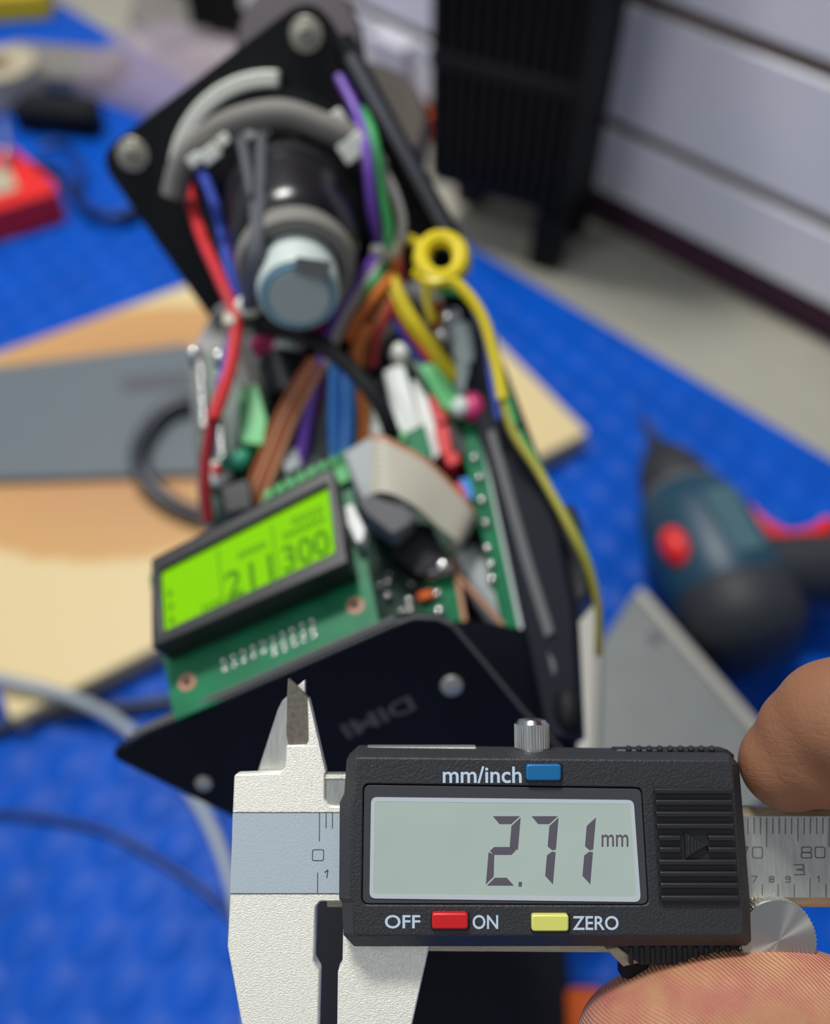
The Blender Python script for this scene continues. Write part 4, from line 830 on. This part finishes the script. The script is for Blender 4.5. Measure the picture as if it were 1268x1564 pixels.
# thumb wheel
wc = Vector(P([(1189.5, 1436.5)], .0022)[0]); wr_ = pxs(57.5)
WM = Matrix.Translation((wc.x, wc.y, .0))
wh = MB().lathe([(0, -.003), (wr_*.97, -.003), (wr_, -.0026), (wr_, .0019), (wr_*.985, .0022), (0, .0022)], 72, WM).obj('thumb_wheel', 'turned', ca)
for k_ in range(60):
    a = 2*PI*k_/60; MB().tube([Vector((wc.x+wr_*math.cos(a), wc.y+wr_*math.sin(a), -.0025)), Vector((wc.x+wr_*math.cos(a), wc.y+wr_*math.sin(a), .0018))], .00022, 5).obj('knurl', 'steel2', wh)
# lock screw on top
sx0 = CF.p3(813, 1150, .0005); sy1 = CF.p3(813, 1097.5, .0005).y-sx0.y
SM = Matrix.Translation(sx0) @ Matrix.Rotation(-PI/2, 4, 'X'); rr = pxs(27)
ls = MB().lathe([(0, 0), (rr*.97, 0), (rr*.97, sy1*.85), (rr*.80, sy1*.97), (rr*.6, sy1), (0, sy1)], 40, SM).obj('lock_screw', 'chrome', ca)
MB().lathe([(0, -.001), (rr*.98, -.001), (rr*.98, sy1*.10), (0, sy1*.10)], 40, SM).obj('screw_collar', 'chrome', ls)
for k_ in range(36):
    a = 2*PI*k_/36; MB().tube([SM @ Vector((rr*math.cos(a)*.97, rr*math.sin(a)*.97, sy1*.16)), SM @ Vector((rr*math.cos(a)*.97, rr*math.sin(a)*.97, sy1*.84))], rr*.045, 5).obj('knurl', 'steel2', ls)

# ------------------------------------------------------------------ THE HAND
HO = CF.p3(885, 1830, 0)                  # the ridges circle about this point
hb = MB()
def hp(a, b, z): return CF.p3(a, b, z*.001)-HO
def limb(pts, n=20):
    """pts: (px, py, z mm, r px); ends get rounded"""
    q = [(hp(a, b, z), pxs(r)) for a, b, z, r in pts]
    P_ = cr_path([v for v, _ in q], 6); R_ = []
    for i in range(len(q)-1):
        for k in range(6): t = k/6; t = t*t*(3-2*t); R_.append(q[i][1]*(1-t)+q[i+1][1]*t)
    R_.append(q[-1][1]); hb.tube(P_, R_, n); hb.ball(P_[0], R_[0], n=10); hb.ball(P_[-1], R_[-1], n=10)
# thumb: pad over the wheel and lower grip
limb([(985, 1608, -2.0, 106), (1050, 1578, -.8, 108), (1130, 1566, .0, 112), (1230, 1580, 1.0, 119), (1350, 1620, 3, 116), (1480, 1650, 6, 128), (1640, 1640, 6, 170)])
# index finger, bent
limb([(1203, 1166, 2.5, 74), (1238, 1150, 4.5, 88), (1300, 1142, 5, 102), (1370, 1130, 6, 106)])
limb([(1244, 1126, 6, 86), (1284, 1108, 9, 101), (1345, 1112, 12, 104), (1480, 1150, 9, 104), (1640, 1210, 8, 116), (1760, 1290, 4, 150)])
# middle, ring, little finger curled behind the beam (outside the picture)
limb([(1392, 1360, -16, 84), (1440, 1280, -22, 92), (1560, 1220, -24, 98), (1740, 1280, -12, 120)])
limb([(1420, 1520, -20, 80), (1480, 1430, -28, 88), (1620, 1360, -32, 94), (1780, 1380, -20, 120)])
limb([(1460, 1640, -22, 70), (1540, 1580, -32, 76), (1660, 1520, -36, 82), (1800, 1480, -24, 110)])
# palm and wrist
limb([(1660, 1600, 2, 180), (1780, 1480, -4, 230), (1820, 1420, -8, 220)])
limb([(1790, 1480, -8, 230), (1980, 1560, -8, 240), (2300, 1700, -10, 230)])
me = bpy.data.meshes.new('hand_raw'); bmesh.ops.recalc_face_normals(hb.b, faces=hb.b.faces); hb.b.to_mesh(me); hb.b.free()
ho = bpy.data.objects.new('hand', me); C.objects.link(ho)
rm = ho.modifiers.new('r', 'REMESH'); rm.mode = 'VOXEL'; rm.voxel_size = .0009; rm.use_smooth_shade = True
s_ = ho.modifiers.new('s', 'SMOOTH'); s_.iterations = 10; s_.factor = .6
dg = bpy.context.evaluated_depsgraph_get(); dg.update(); me2 = bpy.data.meshes.new_from_object(ho.evaluated_get(dg)); bpy.data.objects.remove(ho); me2.name = 'hand'
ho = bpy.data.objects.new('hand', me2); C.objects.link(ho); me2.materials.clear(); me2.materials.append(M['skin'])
for p in me2.polygons: p.use_smooth = True
ho.matrix_world = CF.M @ Matrix.Translation(HO)
tag(ho, 'bare hand gripping the caliper between thumb and bent index finger', 'hand')
